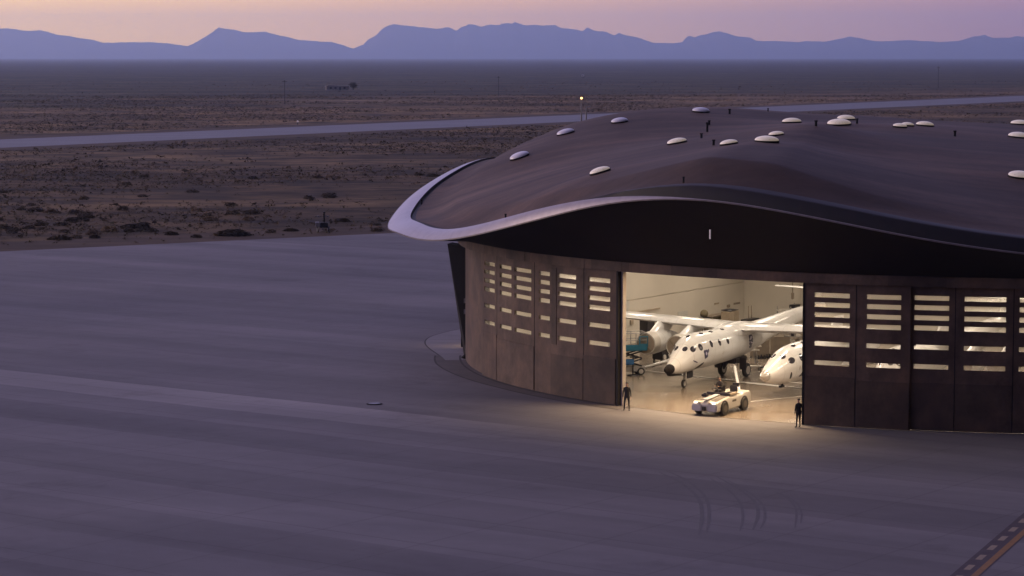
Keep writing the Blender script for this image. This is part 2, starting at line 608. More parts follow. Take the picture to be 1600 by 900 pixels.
def lit_dome():
    m, nt, b = new_mat('skylight_lit_acrylic')
    v = coords(nt, False)
    vo = N(nt, 'ShaderNodeTexVoronoi')
    vo.inputs['Scale'].default_value = 7.0
    nt.links.new(v, vo.inputs['Vector'])
    dots = cramp(nt, vo.outputs['Distance'], [(.18, (.52, .46, .36)), (.34, (.74, .68, .56))])
    nt.links.new(dots, b.inputs['Base Color'])
    b.inputs['Roughness'].default_value = .35
    b.inputs['Emission Color'].default_value = (1.0, .78, .46, 1)
    b.inputs['Emission Strength'].default_value = .17
    return m


M['sky_lit'] = lit_dome()
M['shrub'] = pm('sagebrush_leaf', (.050, .036, .020), (.092, .066, .036), .5, .9, world_space=True, spec=.1)
M['drygrass'] = pm('dry_grass', (.20, .138, .075), (.12, .083, .046), .4, .95, world_space=True, spec=.1)
M['olive_scrub'] = pm('olive_scrub', (.088, .074, .036), (.13, .105, .056), .5, .95, world_space=True, spec=.1)
M['bark'] = pm('dark_bark', (.05, .04, .03), (.03, .025, .02), 3, .9)
M['tyre_mark'] = pm('tyre_rubber_mark', (.112, .105, .104), (.14, .132, .13), 1.0, .85, world_space=True, vec_scale=(1.4, 1.4, 1.4), lo=.3, hi=.7)
M['yellow'] = pm('yellow_road_paint', (.27, .135, .035), (.21, .105, .032), 3, .7, world_space=True)
M['dash'] = pm('pale_dash_paint', (.30, .235, .15), (.24, .19, .13), 3, .7, world_space=True)
M['asphalt_band'] = pm('black_border_paint', (.055, .040, .045), (.075, .058, .060), 1.5, .8, world_space=True)
M['skin'] = pm('skin', (.32, .19, .13), (.28, .16, .11), 6, .55)
M['hair'] = pm('dark_hair', (.014, .010, .008), (.02, .014, .011), 20, .6)
M['cloth'] = pm('black_cloth', (.012, .010, .011), (.018, .015, .016), 10, .9)
M['trousers'] = pm('dark_trousers', (.014, .012, .015), (.02, .017, .02), 10, .9)
M['shoe'] = pm('black_shoe', (.010, .009, .009), (.016, .014, .013), 10, .5)
M['concrete_wall'] = pm('pale_render', (.30, .27, .24), (.24, .21, .19), 1, .8)

# ------------------------------------------------------------------ ground, runway, apron
g = mesh_obj('ground', [(-27000, -1000, -.03), (27000, -1000, -.03), (27000, 34300, -.03), (-27000, 34300, -.03)], [(0, 1, 2, 3)], M['desert'])
tag(g, kind='structure')


def strip(name, pts_near, pts_far, z, mat, kind='structure'):
    vs = [(p[0], p[1], z) for p in pts_near] + [(p[0], p[1], z) for p in pts_far]
    n = len(pts_near)
    fs = [(i, i + 1, n + i + 1, n + i) for i in range(n - 1)]
    return tag(mesh_obj(name, vs, fs, mat), kind=kind)


# the taxiway strip crossing the desert
def extend(a, b, k):
    return a + (a - b) * k


n0, n1 = gnd(0, 231), gnd(1600, 158)
f0, f1 = gnd(0, 218), gnd(1600, 149.5)
strip('runway', [extend(n0, n1, 1), extend(n1, n0, 1)], [extend(f0, f1, 1), extend(f1, f0, 1)], .004, M['runway'])
v0, v1 = gnd(0, 236), gnd(1600, 160.5)
w0, w1 = gnd(0, 214), gnd(1600, 147.8)
strip('runway_verge', [extend(v0, v1, 1), extend(v1, v0, 1)], [extend(w0, w1, 1), extend(w1, w0, 1)], -.012, M['verge'])
# apron: one big sheet up to the edge in the photograph
e0, e1 = gnd(0, 393), gnd(615, 364)
dirn = (e1 - e0).normalized()
far = [e0 - dirn * 300, e0, e1, e1 + dirn * 80, e1 + dirn * 260]
near = [Vector((p.x, -60, 0)) for p in far]
strip('apron', near, far, 0.0, M['apron'])
vg = [p + Vector((-dirn.y, dirn.x, 0)) * 14 for p in far]
strip('apron_verge', far, vg, -.014, M['verge'])

# ------------------------------------------------------------------ hangar plan
CX, CY, RW = 36.5, 190.5, 40.2
UA = Vector((.53, .85, 0)).normalized()      # aft along the aircraft, along the side wall
VA = Vector((UA.y, -UA.x, 0))                # to the right in the picture


def wall_theta(px, rad=RW, py=550):
    d = ray(px, py)
    k = d.x / d.y
    # point (k*y, y) on circle, near side
    a = k * k + 1
    b = -2 * (k * CX + CY)
    c = CX * CX + CY * CY - rad * rad
    q = max(b * b - 4 * a * c, 0)
    y = (-b - math.sqrt(q)) / (2 * a)
    return math.atan2(y - CY, k * y - CX)


def cpt(th, rad, z=0.0):
    return Vector((CX + rad * math.cos(th), CY + rad * math.sin(th), z))


def thn(th):
    return th if th <= 0.6 else th - 2 * math.pi   # left tangent is near -pi


def frange(a, b, step):
    n = max(1, int(math.ceil(abs(b - a) / step)))
    return [a + (b - a) * i / n for i in range(n + 1)]


hangar = empty('hangar', (CX, CY, 0))
tag(hangar, 'round rust brown hangar with wavy earth coloured roof and lit slot windows', 'hangar')
HOFF = Vector((CX, CY, 0))


def hpart(mb, name, mat, smooth=False, auto=None, parent=None, bevel=0):
    """build a world-space mesh as a part of the hangar"""
    mb.v = [v - HOFF for v in mb.v]
    return mb.build(name, mat, parent or hangar, smooth, bevel, auto)


def arc_panel(mb, t0, t1, z0, z1, rad, thick, holes=(), m=0):
    """curved slab with rectangular holes (ta, tb, za, zb)"""
    ts = sorted(set([round(t, 6) for t in frange(t0, t1, R(1.2))] + [round(h[i], 6) for h in holes for i in (0, 1)]))
    zs = sorted(set([z0, z1] + [h[i] for h in holes for i in (2, 3)]))
    nt_, nz = len(ts), len(zs)

    def hole(i, k):
        tm, zm = (ts[i] + ts[i + 1]) / 2, (zs[k] + zs[k + 1]) / 2
        return any(h[0] < tm < h[1] and h[2] < zm < h[3] for h in holes)
    vs = []
    for rr in (rad, rad - thick):
        for t in ts:
            for z in zs:
                vs.append(cpt(t, rr, z))
    I = lambda s, i, k: s * nt_ * nz + i * nz + k
    fs = []
    solid = lambda i, k: 0 <= i < nt_ - 1 and 0 <= k < nz - 1 and not hole(i, k)
    for i in range(nt_ - 1):
        for k in range(nz - 1):
            if not solid(i, k):
                continue
            fs.append((I(0, i, k), I(0, i + 1, k), I(0, i + 1, k + 1), I(0, i, k + 1)))
            fs.append((I(1, i, k), I(1, i, k + 1), I(1, i + 1, k + 1), I(1, i + 1, k)))
            if not solid(i - 1, k):
                fs.append((I(0, i, k), I(0, i, k + 1), I(1, i, k + 1), I(1, i, k)))
            if not solid(i + 1, k):
                fs.append((I(0, i + 1, k), I(1, i + 1, k), I(1, i + 1, k + 1), I(0, i + 1, k + 1)))
            if not solid(i, k - 1):
                fs.append((I(0, i, k), I(1, i, k), I(1, i + 1, k), I(0, i + 1, k)))
            if not solid(i, k + 1):
                fs.append((I(0, i, k + 1), I(0, i + 1, k + 1), I(1, i + 1, k + 1), I(1, i, k + 1)))
    mb.add(vs, fs, m)
    return mb


ROWS = [(7.86, 8.15), (7.27, 7.57), (6.66, 6.96), (6.05, 6.35), (4.90, 5.19), (3.73, 4.02)]
ZDOOR = 8.72


def door_leaf(px0, px1, cols, rad, seams, steps):
    """one sliding door: steel sheet with slots, plinth sheets and panes"""
    t0, t1 = thn(wall_theta(px0, rad)), thn(wall_theta(px1, rad))
    holes = []
    for a, b in cols:
        ta, tb = thn(wall_theta(a, rad)), thn(wall_theta(b, rad))
        for za, zb in ROWS:
            holes.append((ta, tb, za, zb))
    mb = MB()
    arc_panel(mb, t0, t1, 0.03, ZDOOR - .02, rad, .17, holes)
    o = hpart(mb, 'door', M['steel'])
    # cladding sheets standing proud of the frame below the windows and between seams
    for i, (a, b, za, zb, pr, mk) in enumerate(steps):
        mb = MB()
        ta, tb = thn(wall_theta(a, rad)), thn(wall_theta(b, rad))
        arc_panel(mb, ta, tb, za, zb, rad + pr, pr - .003)
        c = hpart(mb, 'door_cladding', M[mk], parent=o)
    for ta, tb, za, zb in holes:
        mb = MB()
        ts = frange(ta, tb, R(1.5))
        rr = rad - .06
        vs = [cpt(t, rr, z) for t in ts for z in (za, zb)] + [cpt(t, rr - .012, z) for t in ts for z in (za, zb)]
        n = len(ts)
        fs = []
        for i in range(n - 1):
            fs.append((2 * i, 2 * i + 2, 2 * i + 3, 2 * i + 1))
        mb.add(vs[:2 * n], fs)
        hpart(mb, 'window', M['glass'], parent=o)
    for a in seams:
        t = thn(wall_theta(a, rad))
        hpart(arc_panel(MB(), t - R(.035), t + R(.035), .05, ZDOOR - .05, rad + .012, .010), 'door_seam', M['black'], parent=o)
    return o, t0, t1


LC = [(757, 773), (781, 799), (804, 830), (842, 859), (872, 900), (919, 953)]
dl, TL0, TL1 = door_leaf(754, 964, LC, RW, [776.5, 835, 912],
                         [(755, 776, .04, 3.2, .030, 'steel'), (777, 834.5, .04, 3.0, .045, 'steel'), (861, 911, .04, 2.75, .03, 'steel3'),
                          (912.6, 962, .04, 3.0, .05, 'steel3'), (862, 869.6, 3.4, 8.5, .03, 'steel3')])
RC1 = [(1271.5, 1327), (1353, 1407)]
RC2 = [(1427.5, 1482), (1506, 1571), (1592, 1655), (1676, 1740)]
d2, TR0, TR1 = door_leaf(1257, 1422, RC1, RW + .05, [1337], [(1258, 1336, .04, 3.05, .04, 'steel3'), (1338, 1421, .04, 2.9, .06, 'steel3')])
d3, TR2, TR3 = door_leaf(1417, 1760, RC2, RW - .30, [1492, 1583, 1665], [(1424, 1491, .04, 2.9, .03, 'steel3'), (1493, 1582, .04, 2.9, .03, 'steel3')])
# frames of the opening
mb = MB()
t = TL1
arc_panel(mb, t + R(.02), t + R(.26), 0.02, ZDOOR, RW + .10, .62)
hpart(mb, 'door_jamb', M['black'])
mb = MB()
arc_panel(mb, t + R(.27), t + R(.47), 0.02, ZDOOR - .05, RW - .18, .30)
hpart(mb, 'door_jamb', M['jamb'])
mb = MB()
arc_panel(mb, TR0 - R(.18), TR0 - R(.02), 0.02, ZDOOR, RW + .10, .62)
hpart(mb, 'door_jamb', M['black'])
# plain wall: left corner sheet and everything round the back
mb = MB()
TLEFT = -math.pi - R(4)
arc_panel(mb, TLEFT, TL0 - R(.02), 0.03, ZDOOR - .02, RW - .22, .3)
hpart(mb, 'corner_wall', M['steel'])
mb = MB()
arc_panel(mb, TR3 - 2 * math.pi + R(.05), TLEFT - R(.03), 0.03, ZDOOR - .02, RW - .1, .3)
hpart(mb, 'wall', M['steel'])
# lintel ring in sheets
mb = MB()
ts = frange(-math.pi - R(6), R(60), R(5.0))
for a, b in zip(ts[:-1], ts[1:]):
    arc_panel(mb, a, b, ZDOOR + .003, 9.34 + rnd.uniform(-.01, .01), RW + .34 + rnd.uniform(-.02, .02), .75)
ts = frange(R(60), math.pi - R(6), R(5.0))
for a, b in zip(ts[:-1], ts[1:]):
    arc_panel(mb, a, b, ZDOOR + .003, 9.34, RW + .34, .75)
lin = hpart(mb, 'lintel', [M['steel2'], M['steel'], M['steel3']])
for p_ in lin.data.polygons:
    p_.material_index = (0, 2, 0, 1, 0, 2, 1, 0, 2)[int((math.atan2(p_.center.y, p_.center.x) + math.pi * 2 + R(.6)) / R(5.0)) % 9]

# leaning fin at the left corner, black, with its shoe
mb = MB()
q = [atd(699, 381, 190.2), atd(729, 386, 189.4), atd(730, 560, 189.4), atd(724.5, 553, 190.2)]
off = Vector((.35, 1.6, 0))
mb.add(q + [p + off for p in q], [(0, 1, 2, 3), (7, 6, 5, 4), (0, 4, 5, 1), (1, 5, 6, 2), (2, 6, 7, 3), (3, 7, 4, 0)])
fin = hpart(mb, 'fin', M['black'])
mb = MB()
p = gnd(727, 560)
mb.tube(p, p + Vector((.1, 0, .42)), .34, .05, 12)
hpart(mb, 'fin_shoe', M['black'], parent=fin)
for yy in (470, 487):
    hpart(MB().box(atd(726.5, yy, 189.1), (.16, .12, .34)), 'wall_bracket', M['jamb'])

# ------------------------------------------------------------------ roof
RR = 45.7
BACK = 1.6


def roof_plan(th, rho, rad=RR):
    s = math.sin(th)
    return Vector((CX + rad * rho * math.cos(th), CY + rad * rho * s * (BACK if s > 0 else 1), 0))


def rim_hit(px, py, back=False):
    """intersect the pixel ray with the roof's plan outline; returns theta and z"""
    d = ray(px, py)
    k = d.x / d.y
    best = None
    for i in range(4000):
        th = -math.pi * 1.35 + i * (1.45 * math.pi / 4000)
        p = roof_plan(th, 1.0)
        e = abs(p.x - k * p.y)
        isback = th < -math.pi + R(6)
        if back != isback:
            continue
        if best is None or e < best[0]:
            best = (e, th, p)
    th, p = best[1], best[2]
    return th, CAM_H + d.z / d.y * p.y


front = [(624, 364), (640, 371), (660, 375), (690, 376), (740, 368), (800, 353), (850, 340), (900, 327), (950, 317), (1000, 311.5), (1060, 310),
         (1110, 313), (1150, 318), (1230, 332), (1300, 346), (1380, 362), (1450, 376), (1530, 388), (1600, 397.5)]
backl = [(616, 335), (630, 318), (650, 300), (680, 281), (700, 270), (725, 259)]
rim = [rim_hit(*p, back=True) for p in backl[::-1]] + [(-math.pi + R(3), CAM_H - (352 - 88) / F * 190)] + [rim_hit(*p) for p in front]
rim.sort()
rth = [r[0] for r in rim]
rz = [r[1] for r in rim]
# round the back and right, out of sight
rth = [rth[-1] + .5 - 2 * math.pi, rth[0] - 1.6, rth[0] - .8, rth[0] - .3] + rth + [rth[-1] + .5]
rz = [9.3, 9.5, 11.0, 12.7] + rz + [9.3]
_o = np.argsort(rth)
rth, rz = np.array(rth)[_o], np.array(rz)[_o]


def smooth_interp():
    xs = np.linspace(rth[0], rth[-1], 2400)
    ys = np.interp(xs, rth, rz)
    k = np.hanning(70)
    k /= k.sum()
    pad = np.concatenate([np.full(35, ys[0]), ys, np.full(34, ys[-1])])
    return xs, np.convolve(pad, k, 'valid')[:2400]


RXS, RYS = smooth_interp()


def zrim(th):
    return float(np.interp(th, RXS, RYS))


TH0, TH1 = float(rth[0]), float(rth[0]) + 2 * math.pi
THS = frange(TH0, TH1, R(1.5))[:-1]

ctrl = []
for th in frange(TH0, TH1, R(9))[:-1]:
    p = roof_plan(th, (RR - 2.05) / RR)
    ctrl.append((p.x, p.y, zrim(th) + .62))
for px, py, d in [(700, 318, 192), (760, 300, 190), (812, 243, 207), (760, 268, 206), (860, 206, 228), (960, 185, 232), (1100, 171.5, 236), (1240, 178, 236), (1380, 183, 238),
                  (1500, 193, 236), (1600, 195, 236), (1700, 197, 236), (938, 267, 180), (1058, 221, 201), (1198, 219, 192), (1310, 192, 206), (1060, 262, 174),
                  (1180, 255, 172), (1300, 205, 200), (1300, 262, 176), (1420, 232, 190), (1590, 273, 174), (1500, 300, 165), (1450, 250, 182), (900, 290, 170), (1150, 200, 210),
                  (1237, 188, 222), (1445, 194, 215), (1590, 212, 205)]:
    p = atd(px, py, d)
    ctrl.append((p.x, p.y, p.z))
ctrl += [(20, 252, 13.0), (50, 252, 13), (75, 225, 12.5), (70, 195, 12.5), (64, 172, 12)]
ctrl = np.array(ctrl)
_sc = 40.0


def tps_fit(P, z, lam=.004):
    n = len(P)
    r2 = ((P[:, None] - P[None]) ** 2).sum(-1)
    K = np.where(r2 > 0, .5 * r2 * np.log(np.maximum(r2, 1e-12)), 0) + lam * np.eye(n)
    A = np.zeros((n + 3, n + 3))
    A[:n, :n] = K
    A[:n, n] = 1
    A[:n, n + 1:] = P
    A[n, :n] = 1
    A[n + 1:, :n] = P.T
    return np.linalg.solve(A, np.concatenate([z, np.zeros(3)]))


PC = (ctrl[:, :2] - [CX, CY]) / _sc
TW = tps_fit(PC, ctrl[:, 2])
CR = [(gnd(1060, 290, 14.8), gnd(1308, 196, 17.0), 1.0), (gnd(1185, 300, 14.6), gnd(1312, 206, 16.4), .8)]


def roof_z(x, y):
    Q = (np.array([[x, y]]) - [CX, CY]) / _sc
    r2 = ((Q[:, None] - PC[None]) ** 2).sum(-1)
    K = np.where(r2 > 0, .5 * r2 * np.log(np.maximum(r2, 1e-12)), 0)
    z = (K @ TW[:len(PC)] + TW[len(PC)] + Q @ TW[len(PC) + 1:])[0]
    # soft folds
    for a, b, h in CR:
        d = (b - a)
        d.z = 0
        L = d.length
        d.normalize()
        rel = Vector((x - a.x, y - a.y, 0))
        s = rel.dot(d)
        w = rel.x * d.y - rel.y * d.x
        fade = max(0, min(1, (s + 1) / 6)) * max(0, min(1, (L - 2 - s) / 12))
        z += h * fade * math.exp(-abs(w) / 8.0)
    return float(z)


def sst(x):
    x = max(0.0, min(1.0, x))
    return x * x * (3 - 2 * x)


def tw(t):
    # 1 on the light band round the tip, 0 where only its lip is left along the front
    return 1 - sst((t + math.pi - R(38)) / R(20))


def wide(t):
    return 1 - sst((t + math.pi - R(6)) / R(34))


mb = MB()
rhos = [0.0, .04] + frange(.08, (RR - 2.05) / RR, .022)
vs, fs = [], []
p = roof_plan(0, 0)
n = len(THS)
for rho in rhos[1:]:
    for th in THS:
        p = roof_plan(th, rho)
        zz = roof_z(p.x, p.y)
        edge = max(0, (rho * RR - (RR - 5)) / (5 - 2.05))
        zz = zz * (1 - edge) + edge * (zrim(th) + .62 + .27 * (1 - tw(th)))
        vs.append(Vector((p.x, p.y, zz)))
p = roof_plan(0, 0)
vs.append(Vector((p.x, p.y, roof_z(p.x, p.y))))
for k in range(len(rhos) - 2):
    for i in range(n):
        j = (i + 1) % n
        fs.append((k * n + i, k * n + j, (k + 1) * n + j, (k + 1) * n + i))
for i in range(n):
    fs.append((len(vs) - 1, i, (i + 1) % n))
mb.add(vs, fs)
roof = hpart(mb, 'roof', M['roof'], smooth=True, auto=80)


def ring_strip(profile, name, mat, auto=60):
    """profile: list of functions th -> (radius, z)"""
    mb = MB()
    rings = []
    for pr in profile:
        r_ = []
        for th in THS:
            rad, z = pr(th)
            p = roof_plan(th, 1.0, rad)
            r_.append(Vector((p.x, p.y, z)))
        rings.append(r_)
    mb.rings(rings, True, False)
    return hpart(mb, name, mat, smooth=True, auto=auto, parent=roof if name != 'soffit' else None)


def fas(t, k):
    k0 = tw(t)
    w = .05 + k0 * (.45 + 1.15 * wide(t))
    h = .06 + k0 * (.68 - .04 * wide(t))
    u = (0, .22, .5, .8, 1.0)[k]
    up_ = (.04, .40, .70, .92, 1.0)[k]
    return (RR - .02 - w * u, zrim(t) + h * up_)


ring_strip([lambda t: fas(t, 0), lambda t: fas(t, 1), lambda t: fas(t, 2), lambda t: fas(t, 3), lambda t: fas(t, 4)], 'fascia', M['fascia'])
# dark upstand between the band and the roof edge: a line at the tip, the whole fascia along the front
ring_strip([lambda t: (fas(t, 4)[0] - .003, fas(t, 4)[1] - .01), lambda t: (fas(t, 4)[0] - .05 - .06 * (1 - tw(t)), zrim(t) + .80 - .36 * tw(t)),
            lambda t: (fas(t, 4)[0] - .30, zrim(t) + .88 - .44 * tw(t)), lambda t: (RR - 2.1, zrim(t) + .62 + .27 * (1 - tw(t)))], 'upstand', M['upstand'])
ring_strip([lambda t: (fas(t, 0)[0] - .13, zrim(t) - .05), lambda t: (fas(t, 0)[0] + .04, zrim(t) - .05), lambda t: (fas(t, 0)[0] + .04, zrim(t) + .03), lambda t: (fas(t, 0)[0], zrim(t) + .037)], 'fascia_lip', M['fascia_lip'])


def soffit_in(t):
    return (RW + .2, 9.345)


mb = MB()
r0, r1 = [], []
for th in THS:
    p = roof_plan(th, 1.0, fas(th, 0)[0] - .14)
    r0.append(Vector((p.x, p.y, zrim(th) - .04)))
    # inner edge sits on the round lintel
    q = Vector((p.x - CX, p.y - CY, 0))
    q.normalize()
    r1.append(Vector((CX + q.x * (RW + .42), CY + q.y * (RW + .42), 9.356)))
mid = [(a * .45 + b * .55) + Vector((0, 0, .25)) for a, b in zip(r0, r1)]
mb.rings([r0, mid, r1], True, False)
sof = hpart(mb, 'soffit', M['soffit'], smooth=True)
mb = MB()
c = atd(1109.5, 366, 151.5)
mb.tube(c + Vector((0, 0, -.28)), c + Vector((0, 0, .28)), .045, .045, 10)
hpart(mb, 'soffit_lamp', M['soffit_lamp'], parent=sof)
# flat ceiling over the hall
mb = MB()
ts = frange(0, 2 * math.pi, R(4))[:-1]
mb.add([cpt(t, RW - .7, 9.8) for t in ts] + [cpt(t, RW - .7, 9.9) for t in ts], [tuple(range(len(ts)))[::-1], tuple(range(len(ts), 2 * len(ts)))] +
       [(i, (i + 1) % len(ts), len(ts) + (i + 1) % len(ts), len(ts) + i) for i in range(len(ts))])
hpart(mb, 'ceiling', M['ceiling'])


def on_roof(px, py):
    d = ray(px, py)
    lo, prev = None, None
    for i in range(0, 1400):
        y = 140 + i * .1
        t = y / d.y
        p = Vector((0, 0, CAM_H)) + d * t
        if ((p.x - CX) / RR) ** 2 + ((p.y - CY) / (RR * (BACK if p.y > CY else 1))) ** 2 > .94:
            continue
        if p.z <= roof_z(p.x, p.y):
            return p
    return None


def roof_normal(x, y):
    e = 1.6
    return Vector((roof_z(x - e, y) - roof_z(x + e, y), roof_z(x, y - e) - roof_z(x, y + e), 2 * e)).normalized()


SKY = [(812, 244, 31, 0), (884, 207, 28, 0), (968, 189, 26, 0), (1095, 173, 27, 0), (938, 268, 33, 1), (1058, 222, 31, 1), (1139, 224, 28, 1), (1198, 220, 38, 2), (1213, 210, 24, 1),
       (1237, 190, 30, 1), (1311, 193, 37, 2), (1322, 185, 28, 1), (1406, 197, 22, 1), (1418, 195, 20, 1), (1445, 195, 28, 1), (1594, 193, 30, 1), (1592, 213, 34, 1), (1594, 275, 38, 2)]
SK_N = 0
for px, py, w, lit in SKY:
    p = on_roof(px, py + 2)
    if p is None:
        p = atd(px, py + 2, 226)
        p.z = roof_z(p.x, p.y)
    rad = w * p.y / F / 2
    nrm = roof_normal(p.x, p.y)
    q = nrm.to_track_quat('Z', 'Y').to_matrix()
    mb = MB()
    n = 28
    rings = []
    for k in range(7):
        a = k / 6 * R(78)
        r_ = rad * math.cos(a)
        z_ = .12 + rad * .38 * math.sin(a)
        rings.append([p + q @ Vector((r_ * math.cos(2 * math.pi * i / n), r_ * math.sin(2 * math.pi * i / n), z_)) for i in range(n)])
    mb.rings(rings, True, True)
    dome = hpart(mb, 'skylight', M['sky_lit'] if lit else M['sky_dome'], smooth=True, parent=roof)
    mb = MB()
    mb.tube(p + q @ Vector((0, 0, -.3)), p + q @ Vector((0, 0, .115)), rad * 1.03, rad * 1.03, 28)
    hpart(mb, 'skylight_kerb', M['black'], parent=roof)
for px, py, h in [(1105, 206, 15), (1108, 195, 7), (1096, 216, 8), (1140, 178, 8), (1115, 227, 9), (1275, 197, 9), (1339, 193, 8), (1492, 213, 9), (1068, 282, 6), (659, 317, 5), (790, 340, 6), (1313, 178, 5), (1200, 174, 5), (1418, 197, 6)]:
    p = on_roof(px, py)
    if p is None:
        continue
    mb = MB()
    r_ = .09 if h > 6 else .06
    H = h * p.y / F
    mb.tube(p - Vector((0, 0, .15)), p + Vector((0, 0, H * .8)), r_, r_, 8)
    mb.tube(p + Vector((0, 0, H * .8)), p + Vector((0, 0, H)), r_ * 1.5, r_ * 1.3, 8)
    hpart(mb, 'roof_vent', M['black'], parent=roof)

# ------------------------------------------------------------------ hall inside
mb = MB()
ts = frange(0, 2 * math.pi, R(3))[:-1]
fl = mesh_obj('floor', [cpt(t, RW - .18, .006) for t in ts], [tuple(range(len(ts)))], M['floor'])
tag(fl, kind='structure')
L0 = Vector((-1.55, 181.6, 0))


def on_wall(px, py, base=None, dirv=None):
    """point of the side wall seen at this pixel"""
    base = base or L0
    dirv = dirv or UA
    nrm = Vector((dirv.y, -dirv.x, 0))
    d = ray(px, py)
    o = Vector((0, 0, CAM_H))
    t = (base - o).dot(nrm) / d.dot(nrm)
    return o + d * t


zj = on_wall(1080, 453.6).z
mb = MB()
WL = 46.0


def wallbox(mb, a, b, z0, z1, th):
    d = (b - a).normalized()
    nrm = Vector((-d.y, d.x, 0)) * th
    vs = [a, b, b + nrm, a + nrm]
    mb.add([Vector((v.x, v.y, z0)) for v in vs] + [Vector((v.x, v.y, z1)) for v in vs],
           [(3, 2, 1, 0), (4, 5, 6, 7), (0, 1, 5, 4), (1, 2, 6, 5), (2, 3, 7, 6), (3, 0, 4, 7)])


wallbox(mb, L0, L0 + UA * WL, .01, zj - .03, .3)
wallbox(mb, L0 - VA * .02, L0 + UA * WL - VA * .02, zj + .03, 9.78, .28)
wallbox(mb, L0 - VA * .09, L0 + UA * WL - VA * .09, zj - .03, zj + .03, .1)
hpart(mb, 'interior_wall', M['inwall'])
B0 = L0 + UA * 40.0
mb = MB()
wallbox(mb, B0 + VA * .02, B0 + VA * 52, .01, 9.78, .3)
hpart(mb, 'interior_wall', M['inwall'])
mb = MB()
wallbox(mb, B0 + VA * 46 - UA * 2, B0 + VA * 46 - UA * 46, .01, 9.78, .3)
hpart(mb, 'interior_wall', M['inwall'])


def wall_patch(px0, py0, px1, py1, name, mat, proud=.03):
    a = on_wall(px0, py1)
    b = on_wall(px1, py1)
    za, zb = on_wall((px0 + px1) / 2, py1).z, on_wall((px0 + px1) / 2, py0).z
    mb = MB()
    a2, b2 = Vector((a.x, a.y, 0)), Vector((b.x, b.y, 0))
    d = (b2 - a2).normalized()
    nv = Vector((d.y, -d.x, 0))
    wallbox(mb, a2 + nv * proud, b2 + nv * proud, max(za, .02), zb, proud - .004)
    return hpart(mb, name, mat)


wall_patch(1172, 469, 1183, 503, 'wall_door', M['inwall2'])
wall_patch(1059, 486, 1074, 500, 'wall_panel', M['inwall2'])
wall_patch(1146, 472.5, 1156, 475.5, 'wall_vent', M['cover'])
wall_patch(1116, 473, 1123, 475.5, 'wall_vent', M['tan'])
wall_patch(1135.5, 476, 1139, 480, 'wall_box', M['cover'], .12)
wall_patch(1195, 473, 1198, 477.5, 'wall_box', M['cover'], .12)
wall_patch(1174, 448, 1177, 450.5, 'wall_box', M['tan'], .12)
wall_patch(976, 470, 981, 484, 'wall_box', M['inwall2'], .12)
wall_patch(990, 484, 1030, 486, 'wall_rail', M['tan'], .1)
wall_patch(984, 500, 988, 507, 'wall_box', M['tan'], .12)

# lamps of the hall: ceiling fittings giving the warm light
for i in range(6):
    for k in range(5):
        p = L0 + UA * (-17.0 + 9.5 * i) + VA * (5 + 9.0 * k)
        if (p - Vector((CX, CY, 0))).length > RW - 2.2:
            continue
        ld = bpy.data.lights.new('hall_lamp', 'AREA')
        ld.shape = 'RECTANGLE'
        ld.size, ld.size_y = 3.2, .7
        ld.energy = 410
        ld.spread = R(162)
        ld.color = (1.0, .84, .66)
        lo = bpy.data.objects.new('hall_lamp', ld)
        lo.location = (p.x, p.y, 9.55)
        lo.rotation_euler = (0, 0, math.atan2(UA.y, UA.x))
        COL.objects.link(lo)


# warmer row added just behind the doors to light the apron outside
for i in range(6):
    th = TL1 + R(2.5) + (TR0 - TL1 - R(4)) * i / 5
    p = cpt(th, RW - 1.9)
    ld = bpy.data.lights.new('door_spill_light', 'AREA')
    ld.shape = 'RECTANGLE'
    ld.size, ld.size_y = 2.4, .7
    ld.energy = 390
    ld.spread = R(128)
    ld.color = (1.0, .68, .38)
    lo = bpy.data.objects.new('door_spill_light', ld)
    lo.location = (p.x, p.y, 9.55)
    lo.rotation_euler = (0, 0, th + math.pi / 2)
    COL.objects.link(lo)


# floor lines
def gline(name, p0, p1, w, mat, z=.011):
    a, b = Vector((p0.x, p0.y, z)), Vector((p1.x, p1.y, z))
    d = (b - a).normalized()
    s = Vector((-d.y, d.x, 0)) * w / 2
    return tag(mesh_obj(name, [a - s, b - s, b + s, a + s], [(0, 1, 2, 3)], mat), kind='structure')


gline('floor_trench', gnd(968, 576), gnd(1300, 613), .30, M['line_dark'])
gline('floor_line', gnd(968, 574.6), gnd(1300, 611.4), .10, M['line_white'], .0115)
gline('floor_line', gnd(1155, 597), gnd(1226, 604.5), .42, M['line_white'], .0125)
gline('floor_line', gnd(1100, 635), gnd(1290, 615.5), .16, M['line_white'])
t0 = TL1 + R(.3)
t1 = TR0 - R(.1)
mb = MB()
ts = frange(t0, t1, R(1))
mb.rings([[cpt(t, RW - .05, .013) for t in ts], [cpt(t, RW - .24, .013) for t in ts]], False, False)
tag(mb.build('threshold_groove', M['line_dark']), kind='structure')

# ------------------------------------------------------------------ skirt paving round the wall and the round pad
mb = MB()
ts = frange(-math.pi - R(1), TL1 + R(2), R(1.5))
mb.rings([[cpt(t, RW + 1.25 + .75 * max(0, min(1, (-math.pi + R(26) - t) / R(20))), .008) for t in ts], [cpt(t, RW - .32, .008) for t in ts]], False, False)
tag(mb.build('skirt_path', M['paver']), kind='structure')
skr = lambda t: RW + 1.25 + .75 * max(0, min(1, (-math.pi + R(26) - t) / R(20)))
mb = MB()
mb.rings([[cpt(t, skr(t) + .14, .0035) for t in ts], [cpt(t, skr(t) - .02, .0035) for t in ts]], False, False)
mb.rings([[cpt(t, RW + .26, .0125) for t in ts], [cpt(t, RW + .10, .0125) for t in ts]], False, False)
tag(mb.build('skirt_joint', M['line_joint']), kind='structure')
ts = frange(-math.pi - R(42), -math.pi + R(3.2), R(1.5))
pad_r = lambda t: RW + 1.3 + 3.7 * sst((-math.pi + R(4) - t) / R(24))
mb = MB()
